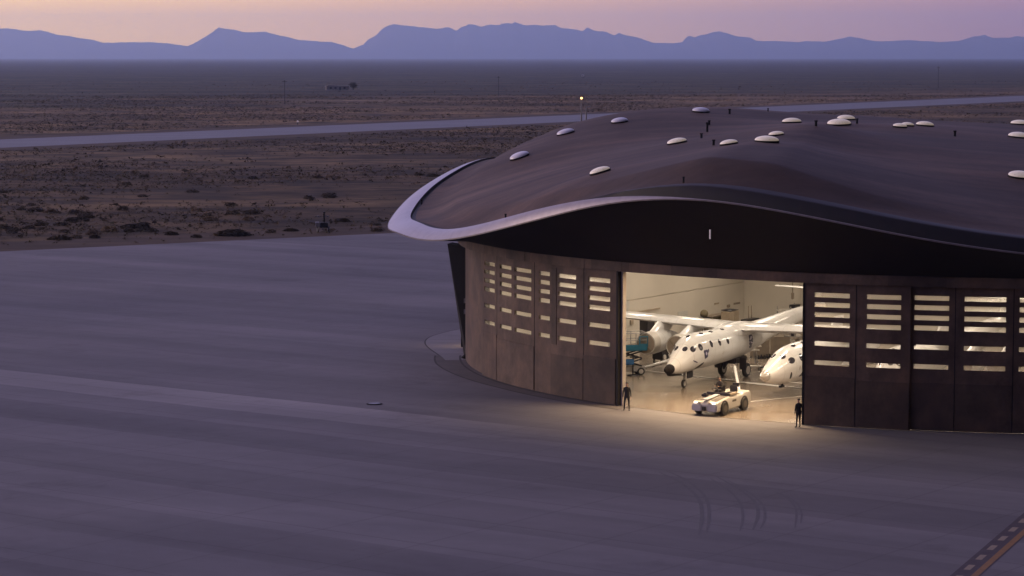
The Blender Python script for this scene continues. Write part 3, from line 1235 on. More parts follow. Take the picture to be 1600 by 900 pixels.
mb.rings([[cpt(t, pad_r(t), .012) for t in ts], [cpt(t, RW - .32, .012) for t in ts]], False, False)
tag(mb.build('round_path', pm('pad_paving', (.205, .19, .185), (.155, .142, .14), 1, .7, world_space=True, vec_scale=(.3, 1.2, 1))), kind='structure')
mb = MB()
mb.rings([[cpt(t, pad_r(t) + .12, .0055) for t in ts], [cpt(t, pad_r(t) - .03, .0055) for t in ts]], False, False)
tag(mb.build('round_path_joint', M['line_joint']), kind='structure')
# lit slots low on the hidden left side, throwing warm stripes on the paving
for k in range(4):
    t_ = -math.pi - R(8.2) - R(.95) * k
    lc = cpt(t_, RW + .02, 0)
    lv = hpart(MB().box(lc + Vector((-.03, 0, 1.0)), (.06, .16, 1.5)), 'louvre_lamp', M['vent_lamp'])
    fc = cpt(t_ + R(.47), RW + .30, 0)
    hpart(MB().box(fc + Vector((0, 0, .9)), (.6, .06, 1.6)), 'louvre_blade', M['black'])
# ------------------------------------------------------------------ apron marks
a, b = gnd(1484, 900), gnd(1600, 801)
d = (b - a).normalized()
s = Vector((d.y, -d.x, 0))
A = a - d * 18
W_ = abs((gnd(1532, 900) - a).dot(s))


def band(name, o0, o1, l0, l1, z, mat):
    p = [A + d * l0 + s * o0, A + d * l0 + s * o1, A + d * l1 + s * o1, A + d * l1 + s * o0]
    return tag(mesh_obj(name, [(q.x, q.y, z) for q in p], [(0, 1, 2, 3)], mat), kind='structure')


band('apron_marking', 0, W_, 0, 90, .004, M['asphalt_band'])
band('apron_marking', W_ * .68, W_ * .93, 0, 90, .008, M['yellow'])
L_ = 0
while L_ < 88:
    band('apron_marking', W_ * .20, W_ * .44, L_, L_ + 1.15, .008, M['dash'])
    L_ += 2.45


def arc_mark(pts, w, two=None):
    P = [gnd(*p) for p in pts]
    # smooth the polyline
    for _ in range(3):
        Q = [P[0]]
        for p, q in zip(P[:-1], P[1:]):
            Q += [p * .75 + q * .25, p * .25 + q * .75]
        P = Q + [P[-1]]
    vs, fs = [], []
    for i, p in enumerate(P):
        d_ = (P[min(i + 1, len(P) - 1)] - P[max(i - 1, 0)]).normalized()
        s_ = Vector((-d_.y, d_.x, 0)) * w / 2 * min(1, .25 + 3 * min(i, len(P) - 1 - i) / len(P))
        vs += [(p.x + s_.x, p.y + s_.y, .006), (p.x - s_.x, p.y - s_.y, .006)]
    for i in range(len(P) - 1):
        fs.append((2 * i, 2 * i + 1, 2 * i + 3, 2 * i + 2))
    tag(mesh_obj('tyre_mark', vs, fs, M['tyre_mark']), kind='structure')


arc_mark([(1030, 738), (1062, 752), (1094, 778), (1098, 806), (1092, 836)], .20)
arc_mark([(1042, 736), (1074, 750), (1105, 776), (1109, 808), (1104, 832)], .16)
arc_mark([(1110, 748), (1140, 766), (1158, 786), (1162, 810), (1156, 830)], .14)
arc_mark([(1120, 745), (1152, 762), (1182, 784), (1186, 806), (1176, 828)], .18)
arc_mark([(1136, 750), (1166, 766), (1194, 788), (1196, 812), (1188, 826)], .13)
arc_mark([(1210, 768), (1232, 778), (1246, 796), (1242, 826)], .12)
arc_mark([(1218, 770), (1242, 782), (1254, 800), (1251, 818)], .10)
# drain cover on the apron
p = gnd(585, 631.5)
o = MB().tube((0, 0, -.05), (0, 0, .03), .52, .52, 24).build('drain_cover', M['black'])
o.location = (p.x, p.y, .012)
o.scale = (1, .9, 1)
mb2 = MB()
mb2.tube((0, 0, .028), (0, 0, .05), .40, .38, 24).build('drain_lid', M['dark'], o)
tag(o, 'small dark round drain cover set in the open apron left of the hangar', 'drain cover')
#@@OBJECTS@@
# ------------------------------------------------------------------ mountains
def ridge(name, prof, dist, depth, seed, label=None):
    """a real range: heightfield whose crest follows the given skyline"""
    r_ = random.Random(seed)
    xs = np.array([(p[0] - 800) / F * dist for p in prof])
    hs = np.array([CAM_H + (88 - p[1]) / F * dist for p in prof])
    nx, ny = 1500, 21
    X = np.linspace(xs[0], xs[-1], nx)
    H = np.interp(X, xs, hs)
    kk = np.hanning(61) / np.hanning(61).sum()
    H = H + .22 * (H - np.convolve(np.pad(H, 30, mode='edge'), kk, 'valid'))
    cr = np.zeros(nx)
    for o_ in range(5):
        m_ = nx // (60 // (2 ** o_) or 1)
        cr += np.interp(np.arange(nx), np.linspace(0, nx, m_), np.random.default_rng(seed + o_).normal(size=m_)) * 8.0 / (1.45 ** o_)
    ph = [(r_.uniform(0, 6.28), r_.uniform(.8, 1.3)) for _ in range(40)]
    vs, fs = [], []
    for j in range(ny):
        v = j / (ny - 1) * 2 - 1
        for i in range(nx):
            x = X[i]
            spur = sum(math.sin(x / (2600 / (1 + k * .9)) * ph[k][1] + ph[k][0] + v * 1.6 * math.sin(k)) / (1 + k * .8) for k in range(12)) * .12
            crest = v + .22 * spur
            prof_ = max(0, (1 - abs(v)) * (1 - spur * 1.6 * abs(v)))
            fine = cr[i]
            z = (H[i] + fine * (H[i] / 260)) * prof_ ** .9
            vs.append((x, dist + v * depth, max(z, 0) - 3))
    for j in range(ny - 1):
        for i in range(nx - 1):
            fs.append((j * nx + i, j * nx + i + 1, (j + 1) * nx + i + 1, (j + 1) * nx + i))
    o = mesh_obj(name, vs, fs, M['mountain'], smooth=True)
    tag(o, kind='structure')
    return o


PROF = [(-900, 70), (-500, 58), (-250, 52), (-100, 46), (0, 43), (14, 42), (40, 45), (65, 47), (100, 55), (150, 62), (165, 65), (190, 64), (240, 66), (270, 69), (300, 72), (312, 65), (328, 57), (344, 47), (360, 49), (385, 52),
        (405, 51), (415, 51), (440, 57), (470, 62), (490, 63), (520, 65), (545, 72), (553, 73.6), (569, 67), (576, 60.6), (589, 54), (597, 46), (606.6, 41), (616, 38), (634, 40), (667, 41.8), (689.5, 44.4), (702, 43.2), (714, 46.5), (720, 42.7), (728.5, 40), (732, 36.8), (741, 37.9), (751, 39.5), (764, 37), (780.5, 35.6), (784, 33), (800, 33.6), (804, 31), (811, 33.6), (823, 37), (849, 39.5), (866.6, 38), (876, 41.4), (891, 42.7), (909, 46.2), (917, 40.6), (927, 45.3), (944.6, 47.6), (959, 54.4), (966, 51.2), (979, 55.7), (993, 58), (1008, 62), (1021, 66), (1047, 65.5), (1060, 64), (1066, 63.7), (1071.5, 56.2), (1077, 54.6), (1084, 56.9), (1092, 54), (1101, 53), (1112, 50.2), (1124, 49.4), (1134.5, 52), (1152, 56.7), (1169.5, 57.6), (1180, 62.7), (1246, 65.5), (1257, 63.5), (1285, 64.8), (1309.5, 61.3), (1327, 58.2), (1344.5, 61), (1365.5, 64.8), (1421, 62.7), (1463, 66), (1495, 64.5), (1516, 58.5), (1535, 55.2), (1544, 59), (1575, 59.5), (1586, 56.4), (1600, 56.7),  (1750, 50), (2000, 60), (2400, 64)]
ridge('mountains', PROF, 31000, 2900, 3)

# the air: pale dusk haze over the whole plain
hz = MB()
hz.box((0, 16650, 289), (56000, 35700, 580))
haze = hz.build('haze', None)
tag(haze, kind='stuff')
hm = bpy.data.materials.new('dusk_haze')
hm.use_nodes = True
hn = hm.node_tree
hn.nodes.clear()
ho = hn.nodes.new('ShaderNodeOutputMaterial')
hv = hn.nodes.new('ShaderNodeVolumePrincipled')
hv.inputs['Color'].default_value = (.64, .78, .98, 1)
hv.inputs['Density'].default_value = 5.6e-5
hv.inputs['Anisotropy'].default_value = 0.72
hn.links.new(hv.outputs['Volume'], ho.inputs['Volume'])
haze.data.materials.append(hm)

# ------------------------------------------------------------------ desert scrub
nr = np.random.default_rng(11)


def scrub_mesh(name, pts, sizes, mats, mat_idx, per=10, flat=.62, tsz=.30):
    """ragged tufts: per tuft many small leaf-clump triangles through its volume"""
    n = len(pts)
    tot = n * per
    base = np.repeat(pts, per, 0)
    sz = np.repeat(sizes, per)[:, None]
    dirs = nr.normal(size=(tot, 3))
    dirs /= np.linalg.norm(dirs, axis=1)[:, None]
    rad = nr.uniform(.25, 1.0, (tot, 1)) ** .6
    c = dirs * rad
    c[:, 2] = np.abs(c[:, 2]) * flat * 2 * .6
    c *= sz
    tri = nr.normal(size=(tot, 3, 3)) * (tsz * sz[:, None, :]) * np.array([1, 1, .6])
    V = base[:, None, :] + c[:, None, :] + tri
    V[:, :, 2] = np.maximum(V[:, :, 2], -.02)
    V = V.reshape(-1, 3)
    me = bpy.data.meshes.new(name)
    me.vertices.add(len(V))
    me.vertices.foreach_set('co', V.astype(np.float32).ravel())
    me.loops.add(tot * 3)
    me.loops.foreach_set('vertex_index', np.arange(tot * 3, dtype=np.int32))
    me.polygons.add(tot)
    me.polygons.foreach_set('loop_start', np.arange(0, tot * 3, 3, dtype=np.int32))
    me.polygons.foreach_set('loop_total', np.full(tot, 3, dtype=np.int32))
    for m in mats:
        me.materials.append(m)
    me.polygons.foreach_set('material_index', np.repeat(mat_idx, per).astype(np.int32))
    me.update()
    o = bpy.data.objects.new(name, me)
    COL.objects.link(o)
    return o


ed = Vector((e1.x - e0.x, e1.y - e0.y, 0)).normalized()
en = Vector((-ed.y, ed.x, 0))


def off_apron(P):
    rel = P[:, :2] - np.array([e0.x, e0.y])
    return rel @ np.array([en.x, en.y])


def line_side(P, a, b):
    d = np.array([b.x - a.x, b.y - a.y])
    d /= np.linalg.norm(d)
    nn = np.array([-d[1], d[0]])
    return (P[:, :2] - np.array([a.x, a.y])) @ nn


def scatter(n, y0, y1, pw):
    y = (y0 ** pw + nr.uniform(size=n) * (y1 ** pw - y0 ** pw)) ** (1 / pw)
    x = nr.uniform(-1, 1, n) * y * .235
    P = np.stack([x, y, np.zeros(n) - .03], 1)
    # clumping by a cheap value field
    f = np.sin(x * .031 + 1.3 * np.sin(y * .011)) + np.sin(y * .043 + x * .013) + np.sin((x - y * .6) * .09) * .6 + nr.normal(size=n) * .8
    keep = (f > -.25) & (off_apron(P) > 3.5)
    keep &= ~((line_side(P, v0, v1) > -1) & (line_side(P, w0, w1) < 1))
    r2 = ((x - CX) / 48) ** 2 + ((y - CY) / 80) ** 2
    keep &= r2 > 1
    return P[keep]


P = scatter(150000, 285, 1500, 1.3)
sz = nr.lognormal(-1.0, .45, len(P)).clip(.15, 1.15)
# the largest near bushes become plants of their own, the rest is ground cover
score = sz / P[:, 1]
P[:, 2] = -.03
order = np.argsort(-score)
NBIG = 150
big = order[:NBIG]
rest = order[NBIG:]
mi = nr.choice([0, 1, 2], size=len(P), p=[.34, .33, .33])
o = scrub_mesh('desert_scrub', P[rest], sz[rest], [M['shrub'], M['drygrass'], M['olive_scrub']], mi[rest], 7)
tag(o, kind='stuff')
Pf = scatter(7000, 1250, 2300, 1.2)
o = scrub_mesh('far_scrub', Pf, nr.lognormal(-.35, .35, len(Pf)).clip(.4, 1.4), [M['shrub'], M['drygrass']], (nr.uniform(size=len(Pf)) < .75).astype(int), 5)
tag(o, kind='stuff')


def shrub(name, loc, size, per, mat, flat=.62):
    o = scrub_mesh(name, np.zeros((1, 3)), np.array([1.0]), [mat], np.array([0]), per * 4, flat, .11)
    o.location = loc
    o.scale = size
    return o


protos = [shrub('shrub', (0, 0, -50), (1, 1, 1), 90, M['shrub']) for _ in range(3)] + [shrub('shrub', (0, 0, -50), (1, 1, 1), 90, M['drygrass'])]
used = [False] * 4
for k in big:
    i = 3 if mi[k] == 1 and nr.uniform() < .6 else int(nr.integers(0, 3))
    o = protos[i] if not used[i] else dup(protos[i])
    used[i] = True
    s_ = float(sz[k]) * .92
    o.location = (P[k, 0], P[k, 1], -.03)
    o.rotation_euler = (0, 0, float(nr.uniform(0, 6.28)))
    o.scale = (s_ * float(nr.uniform(.9, 1.5)), s_, s_ * float(nr.uniform(.7, 1.0)))
    if i == 3:
        tag(o, 'small tuft of pale dry grass on the desert plain beyond the apron', 'grass tuft', 'dry grass tufts on the plain')
    else:
        tag(o, 'small dark sagebrush shrub on the desert plain beyond the apron', 'shrub', 'sagebrush shrubs on the plain')
for px, py, w, h, lab in [(364, 368, 78, 17, 'widest dark bush clump at the apron edge, below and left of the mast trailer'), (212, 356, 66, 12, 'broad flat bush mound left of the widest bush at the apron edge'),
                          (268, 367, 30, 10, 'low bush just left of the widest bush clump at the apron edge'), (148, 372, 26, 9, 'small round bush near the apron edge at the far left'),
                          (455, 361, 34, 8, 'low bush between the widest bush clump and the mast trailer'), (88, 374, 40, 9, 'low spreading bush near the apron edge, leftmost of the edge bushes'),
                          (535, 346, 36, 9, 'low bush just right of the mast trailer beyond the apron'), (120, 345, 56, 11, 'dark mound of brush set back from the apron on the far left')]:
    p = gnd(px, py)
    s_ = w * p.y / F / 2 * .72
    o = shrub('bush', (p.x, p.y, -.03), (s_, s_ * .8, h * p.y / F * .80), 420, M['shrub'])
    tag(o, lab, 'bush', 'bushes at the apron edge')

# ------------------------------------------------------------------ mast trailer beyond the apron
p = gnd(505, 362.5)
tr = empty('mast_trailer', (p.x, p.y, 0), R(6))
tr.scale = (1.35, 1.35, 1.08)
tag(tr, 'small dark wheeled trailer with a mast and crossarm parked at the apron edge', 'trailer')
mb = MB().box((.05, 0, .84), (.78, 1.5, .55)).box((.05, 0, 1.13), (.62, 1.3, .06))
mb.bar((-.05, -.7, .62), (-.1, -1.9, .45), .09)
mb.build('body', M['black'], tr, bevel=.03)
MB().box((-.57, -.05, .92), (.32, .7, .46)).box((-.57, -.05, 1.17), (.36, .74, .04)).build('generator', M['steelgrey'], tr, bevel=.02)
for sx in (-1, 1):
    w_ = MB().tube((sx * .52 - .09, .1, .33), (sx * .52 + .09, .1, .33), .33, .33, 18).build('wheel', M['rubber'], tr, smooth=True)
    MB().tube((sx * .52 - .10, .1, .33), (sx * .52 + .10, .1, .33), .17, .17, 12).build('rim', M['rim'], w_)
    MB().bar((sx * .42, -.6, .62), (sx * .62, -.72, 0), .07).build('leg', M['dark'], tr)
MB().tube((.1, 0, 1.1), (.1, 0, 2.35), .085, .06, 10).build('mast', M['black'], tr)
MB().bar((-.75, 0, 1.86), (.62, 0, 1.92), .07).build('crossarm', M['dark'], tr)
MB().box((.1, 0, 2.32), (.2, .2, .18)).build('mast_head', M['dark'], tr, bevel=.02)
for sx in (-.45, .42):
    MB().box((sx, -.1, 1.86), (.22, .16, .2), mat=Matrix.Rotation(R(25), 3, 'Y')).build('lamp_head', M['steelgrey'], tr, bevel=.02)
MB().box((.62, -.4, .5), (.1, .05, .12)).build('reflector', M['paleboard'], tr)

# ------------------------------------------------------------------ far poles, house, truck
def lamp_post(px, top, d, lit):
    pt = atd(px, top, d)
    o = empty('lamp_post', (pt.x, pt.y, 0))
    h = pt.z
    MB().tube((0, 0, 0), (0, 0, h), .22, .14, 10).build('pole', M['steelgrey'], o)
    MB().tube((0, 0, 0), (0, 0, .5), .34, .30, 12).build('base', M['concrete_wall'], o)
    MB().bar((-.1, 0, h), (.9 if not lit else .35, -.2, h + .1), .12).build('arm', M['steelgrey'], o)
    return o, h


o, h = lamp_post(908.5, 154, 600, True)
tag(o, 'tall lamp post with its amber lamp lit behind the hangar roof', 'lamp post', 'lamp posts behind the hangar')
mb = MB()
rings = [[Vector((.24 * math.cos(a) * math.cos(2 * math.pi * i / 14), -.3 + .24 * math.cos(a) * math.sin(2 * math.pi * i / 14), h + .1 + .24 * math.sin(a))) for i in range(14)] for a in (R(-80), R(-50), R(-20), R(15), R(50), R(80))]
mb.rings(rings).build('lamp', M['postlamp'], o, smooth=True)
o, h = lamp_post(916, 167, 606, False)
tag(o, 'plain unlit post beside the lit lamp post behind the hangar roof', 'lamp post', 'lamp posts behind the hangar')
MB().box((.75, -.2, h + .05), (.6, .3, .14)).build('lamp_head', M['steelgrey'], o, bevel=.03)


def util_pole(px, base, top, label):
    b = gnd(px, base)
    h = (base - top) / F * b.y
    o = empty('utility_pole', (b.x, b.y, 0))
    MB().tube((0, 0, 0), (0, 0, h), .15, .11, 8).build('pole', M['bark'], o)
    MB().bar((-1.2, 0, h - .7), (1.2, 0, h - .7), .16).build('crossarm', M['bark'], o)
    for sx in (-1.0, 0, 1.0):
        MB().tube((sx, 0, h - .62), (sx, 0, h - .3 if sx else h + .25), .09, .07, 8).build('insulator', M['steelgrey'], o)
    tag(o, label, 'utility pole', 'utility poles on the plain')


util_pole(445, 163, 125, 'thin wooden utility pole on the plain left of the dark tree')
util_pole(779, 150, 119, 'thin wooden utility pole on the plain near the middle of the view')
util_pole(1466, 138, 104, 'thin wooden utility pole on the plain at the far right')

hp = gnd(527, 140.5)
ho_ = empty('farmhouse', (hp.x, hp.y, 0), R(8))
tag(ho_, 'low flat roofed farmhouse far out on the plain beside one dark tree', 'house')
MB().box((0, 0, 1.2), (15, 7, 2.4)).build('wall', M['concrete_wall'], ho_)
MB().box((0, 0, 2.55), (16.2, 8.4, .3)).box((-4, 0, 2.95), (5, 5, .5)).build('roof', M['jamb'], ho_)
for sx in (-4.6, -1.4, 4.6):
    MB().box((sx, -3.52, 1.35), (1.4, .08, 1.0)).build('window', M['port'], ho_)
MB().box((1.6, -3.52, 1.0), (1.1, .08, 2.0)).build('door', M['dark'], ho_)


def tree(px, base, wpx, hpx, label):
    b = gnd(px, base)
    w_, h_ = wpx / F * b.y, hpx / F * b.y
    o = empty('tree', (b.x, b.y, 0))
    mb = MB().tube((0, 0, 0), (0, 0, h_ * .55), w_ * .05, w_ * .03, 8)
    for a in range(5):
        mb.tube((0, 0, h_ * .3), (math.cos(a * 1.26) * w_ * .25, math.sin(a * 1.26) * w_ * .25, h_ * .7), w_ * .025, w_ * .01, 6)
    mb.build('trunk', M['bark'], o)
    n_ = 60
    pts = nr.normal(size=(n_, 3)) * np.array([w_ * .2, w_ * .2, h_ * .17]) + np.array([0, 0, h_ * .52])
    c = scrub_mesh('crown', pts, np.full(n_, w_ * .19), [M['shrub']], np.zeros(n_, int), 16)
    c.parent = o
    tag(o, label, 'tree')


tree(552, 140.5, 13, 12, 'single dark round tree beside the farmhouse far out on the plain')
p = gnd(911, 120.5)
t = empty('truck', (p.x, p.y, 0), R(80))
tag(t, 'tiny white box truck far out on the plain beyond the taxiway', 'truck')
MB().box((0, 0, 1.6), (4.2, 2.2, 2.1)).build('cargo_box', M['plane'], t, bevel=.05)
MB().box((3.0, 0, 1.25), (1.6, 2.1, 1.5)).build('cab', M['plane'], t, bevel=.15)
MB().box((3.72, 0, 1.6), (.2, 1.8, .6)).build('windscreen', M['port'], t)
for x in (-1.3, 2.9):
    for y in (-1, 1):
        MB().tube((x, y - .14, .42), (x, y + .14, .42), .42, .42, 14).build('wheel', M['rubber'], t)
p = gnd(465, 194.5)
o = empty('marker_light', (p.x, p.y, 0))
tag(o, 'short taxiway edge marker with a pale lamp standing beside the strip', 'marker light')
MB().tube((0, 0, 0), (0, 0, .8), .16, .1, 8).build('stem', M['dark'], o)
MB().tube((0, 0, .8), (0, 0, 1.25), .26, .2, 10).build('lamp', emit('marker_glow', (1, .9, .85), .2), o)

# ------------------------------------------------------------------ aircraft helpers
def superring(x, yc, zc, ry, rz, n=28, e=2.0, flat=0.0):
    out = []
    for i in range(n):
        t_ = 2 * math.pi * i / n
        c, s_ = math.cos(t_), math.sin(t_)
        y = math.copysign(abs(c) ** (2 / e), c) * ry
        z = math.copysign(abs(s_) ** (2 / e), s_) * rz
        out.append(Vector((x, yc + y, zc + z)))
    return out


def loft_secs(secs, sub=5):
    """Catmull-Rom the section table (x, yc, zc, ry, rz)"""
    A = [np.array(s_, float) for s_ in secs]
    out = []
    for i in range(len(A) - 1):
        p0, p1, p2, p3 = A[max(i - 1, 0)], A[i], A[i + 1], A[min(i + 2, len(A) - 1)]
        for k in range(sub):
            t_ = k / sub
            out.append(.5 * ((2 * p1) + (-p0 + p2) * t_ + (2 * p0 - 5 * p1 + 4 * p2 - p3) * t_ ** 2 + (-p0 + 3 * p1 - 3 * p2 + p3) * t_ ** 3))
    out.append(A[-1])
    return out


def body_mesh(secs, n=28):
    L = loft_secs(secs)
    mb = MB()
    mb.rings([superring(s_[0], s_[1], s_[2], max(s_[3], .02), max(s_[4], .02), n) for s_ in L])
    return mb, L


def surf(L, x, phi):
    """point and normal on a lofted body at station x, angle phi from +y (port) upward"""
    xs = [s_[0] for s_ in L]
    o_ = np.argsort(xs)
    g_ = lambda xx, k: float(np.interp(xx, np.array(xs)[o_], np.array([s_[k] for s_ in L])[o_]))
    f_ = lambda xx, ph: Vector((xx, g_(xx, 1) + g_(xx, 3) * math.cos(ph), g_(xx, 2) + g_(xx, 4) * math.sin(ph)))
    p = f_(x, phi)
    a = f_(x + .03, phi) - f_(x - .03, phi)
    b = f_(x, phi + .02) - f_(x, phi - .02)
    nn = a.cross(b).normalized()
    c = Vector((x, g_(x, 1), g_(x, 2)))
    if nn.dot(p - c) < 0:
        nn = -nn
    return p, nn, a.normalized()


def decal(L, x, phi, w, h, name, mat, parent, ang=0.0, shape='oval', lift=.012):
    """a small panel laid on the curved body, following its surface"""
    p, nn, ax = surf(L, x, phi)
    up = nn.cross(ax).normalized()
    mb = MB()
    n = 16
    outl = []
    for i in range(n):
        t_ = 2 * math.pi * i / n
        if shape == 'oval':
            u_, v_ = math.cos(t_) * w, math.sin(t_) * h
        elif shape == 'tri':
            kk = 1 - .75 * max(0, math.cos(t_))
            u_, v_ = math.cos(t_) * w, math.sin(t_) * h * kk
        else:
            e_ = 4.0
            u_, v_ = math.copysign(abs(math.cos(t_)) ** (2 / e_), math.cos(t_)) * w, math.copysign(abs(math.sin(t_)) ** (2 / e_), math.sin(t_)) * h
        outl.append((u_ * math.cos(ang) - v_ * math.sin(ang), u_ * math.sin(ang) + v_ * math.cos(ang)))
    rad_ = max(.4, (p - Vector((x, *[float(np.interp(x, sorted(s_[0] for s_ in L), [s_[k] for s_ in sorted(L, key=lambda q: q[0])])) for k in (1, 2)]))).length)
    rings = []
    for fr in (1.0, .66, .33):
        rings.append([p + ax * (u_ * fr) + up * (v_ * fr) + nn * (lift - (v_ * fr) ** 2 / (2 * rad_) - .25 * (u_ * fr) ** 2 / (2 * rad_)) for u_, v_ in outl])
    base = [q - nn * .03 for q in rings[0]]
    mb.rings([base] + rings, True, False)
    mb.add([p + nn * lift] + rings[-1], [(0, 1 + i, 1 + (i + 1) % n) for i in range(n)])
    return mb.build(name, mat, parent, smooth=True)


def airfoil(chord, thick, n=9):
    pts = []
    for i in range(n):
        t_ = i / (n - 1)
        x = .5 * (1 - math.cos(math.pi * t_))
        y = 5 * thick * (.2969 * math.sqrt(x) - .126 * x - .3516 * x * x + .2843 * x ** 3 - .1015 * x ** 4)
        pts.append((x, y))
    up = [(x * chord, y * chord * 1.15) for x, y in pts]
    dn = [(x * chord, -y * chord * .75) for x, y in pts[1:-1]]
    return up + dn[::-1]


def wing_mesh(stations):
    """stations: (y, x_leading_edge, z, chord, thickness ratio)"""
    mb = MB()
    rings = []
    for y, xle, z, c, th in stations:
        rings.append([Vector((xle - a, y, z + b)) for a, b in airfoil(c, th)])
    mb.rings(rings)
    return mb


def wheel(parent, c, rad, w, name='wheel'):
    c = Vector(c)
    mb = MB()
    prof = [(-.5, .62), (-.5, .86), (-.34, .98), (0, 1.0), (.34, .98), (.5, .86), (.5, .62)]
    mb.rings([[c + Vector((math.cos(2 * math.pi * i / 20) * rad * r_, w * k, math.sin(2 * math.pi * i / 20) * rad * r_)) for i in range(20)] for k, r_ in prof])
    o = mb.build(name, M['rubber'], parent, smooth=True)
    MB().tube(c - Vector((0, w * .53, 0)), c + Vector((0, w * .53, 0)), rad * .58, rad * .58, 18).tube(c - Vector((0, w * .57, 0)), c + Vector((0, w * .57, 0)), rad * .2, rad * .2, 10).build('rim', M['rim'], o)
    return o


NOSE = [(9.90, 0, 1.46, .08, .08), (9.7, 0, 1.48, .22, .20), (9.3, 0, 1.55, .38, .37), (8.6, 0, 1.72, .62, .64), (7.8, 0, 1.98, .86, .92), (7.0, 0, 2.26, 1.06, 1.18), (6.0, 0, 2.36, 1.15, 1.24), (4.5, 0, 2.36, 1.18, 1.24),
        (2.0, 0, 2.40, 1.16, 1.20), (-.5, 0, 2.46, 1.05, 1.12), (-3.0, 0, 2.68, .86, .94), (-6.0, 0, 3.02, .66, .74), (-9.5, 0, 3.40, .50, .58), (-13.0, 0, 3.66, .36, .44), (-14.6, 0, 3.74, .22, .30)]

carrier = empty('carrier_aircraft', (15.6, 178.7, 0), math.atan2(-UA.y, -UA.x))
tag(carrier, 'white twin fuselage carrier aircraft parked inside the lit hangar doorway', 'aircraft')


def fuselage(y):
    secs = [(s_[0], y, s_[2], s_[3], s_[4]) for s_ in NOSE]
    mb, L = body_mesh(secs)
    o = mb.build('fuselage', M['plane'], carrier, smooth=True)
    for x, ph, w_, h_ in [(6.9, 25, .21, .25), (5.5, 24, .18, .25), (4.3, 24, .18, .25), (3.1, 24, .18, .25),
                          (7.55, 38, .24, .20), (7.95, 66, .24, .17), (7.95, 114, .24, .17), (7.55, 142, .24, .20), (6.9, 155, .21, .25), (5.5, 156, .18, .25), (4.3, 156, .18, .25), (3.1, 156, .18, .25),
                          (5.6, 74, .24, .13), (4.2, 74, .24, .13), (6.9, 90, .2, .12), (2.4, 76, .24, .13)]:
        ph = R(ph)
        w_o = decal(L, x, ph, w_, h_, 'window', M['port'], o)
    return o, L


fa, LA = fuselage(0.0)
fb, LB = fuselage(15.0)
for fo, L in ((fa, LA), (fb, LB)):
    # plain dark swashes on the nose and the round emblem aft
    decal(L, 6.35, R(-4), .22, .30, 'nose_marking', M['emblem'], fo, R(15), 'box')
    decal(L, 6.55, R(6), .12, .10, 'nose_marking', M['emblem'], fo, R(40))
    decal(L, 6.1, R(5), .10, .14, 'nose_marking', M['emblem'], fo, R(-30))
    decal(L, 6.35, R(-2), .09, .12, 'nose_marking', M['emblem2'], fo, R(20), lift=.02)
    decal(L, 7.5, R(-14), .30, .045, 'nose_marking', M['emblem'], fo, R(-38))
    decal(L, 6.7, R(-44), .48, .15, 'nose_marking', M['dark'], fo, R(28))
    e_ = decal(L, -.6, R(6), .46, .60, 'emblem', M['emblem'], fo)
    decal(L, -.55, R(13), .22, .09, 'emblem_arc', M['emblem2'], fo, R(24), lift=.02)
    decal(L, -.66, R(-4), .24, .05, 'emblem_arc', M['emblem2'], fo, R(-20), lift=.02)
    decal(L, 3.9, R(-12), .16, .04, 'nose_marking', M['plane_grey'], fo, R(30))
# the nose cone wrapped in a dark cover
for y in (0.0,):
    secs = [(9.98, y, 1.44, .08, .08), (9.84, y, 1.45, .25, .22), (9.6, y, 1.47, .33, .30), (9.42, y, 1.50, .36, .34), (9.38, y, 1.51, .34, .32)]
    mb, L = body_mesh(secs, 20)
    ncv = mb.build('nose_cover', M['cover_cloth'], carrier, smooth=True)
    mb = MB()
    for sy in (-1, 1):
        mb.add([(9.75, sy * .14, 1.24), (9.3, sy * .22, 1.14), (8.2, sy * .12, 1.02), (7.55, sy * .10, .88), (8.2, sy * .10, .94), (9.55, sy * .12, 1.02)], [(0, 1, 2, 3, 4, 5)])
    mb.rings([mb.v[:6], mb.v[6:12]], True, False)
    mb.build('cover_flap', M['cover_cloth'], ncv)
# wing: one gull span over both fuselages
st = []
for y in np.linspace(-14, 29, 44):
    k = abs(y - 7.5)                     # from the middle
    z = 3.42 + (.045 * (k - 7.5) if k > 7.5 else .20 * (1 - k / 7.5) ** 1.2)
    c = 3.9 if k < 9 else 3.9 - (k - 9) * .12
    st.append((y, .95 - max(0, k - 7.5) * .015, z, c, .165))
wing_mesh(st).build('wing', M['plane'], carrier, smooth=True, auto=70)
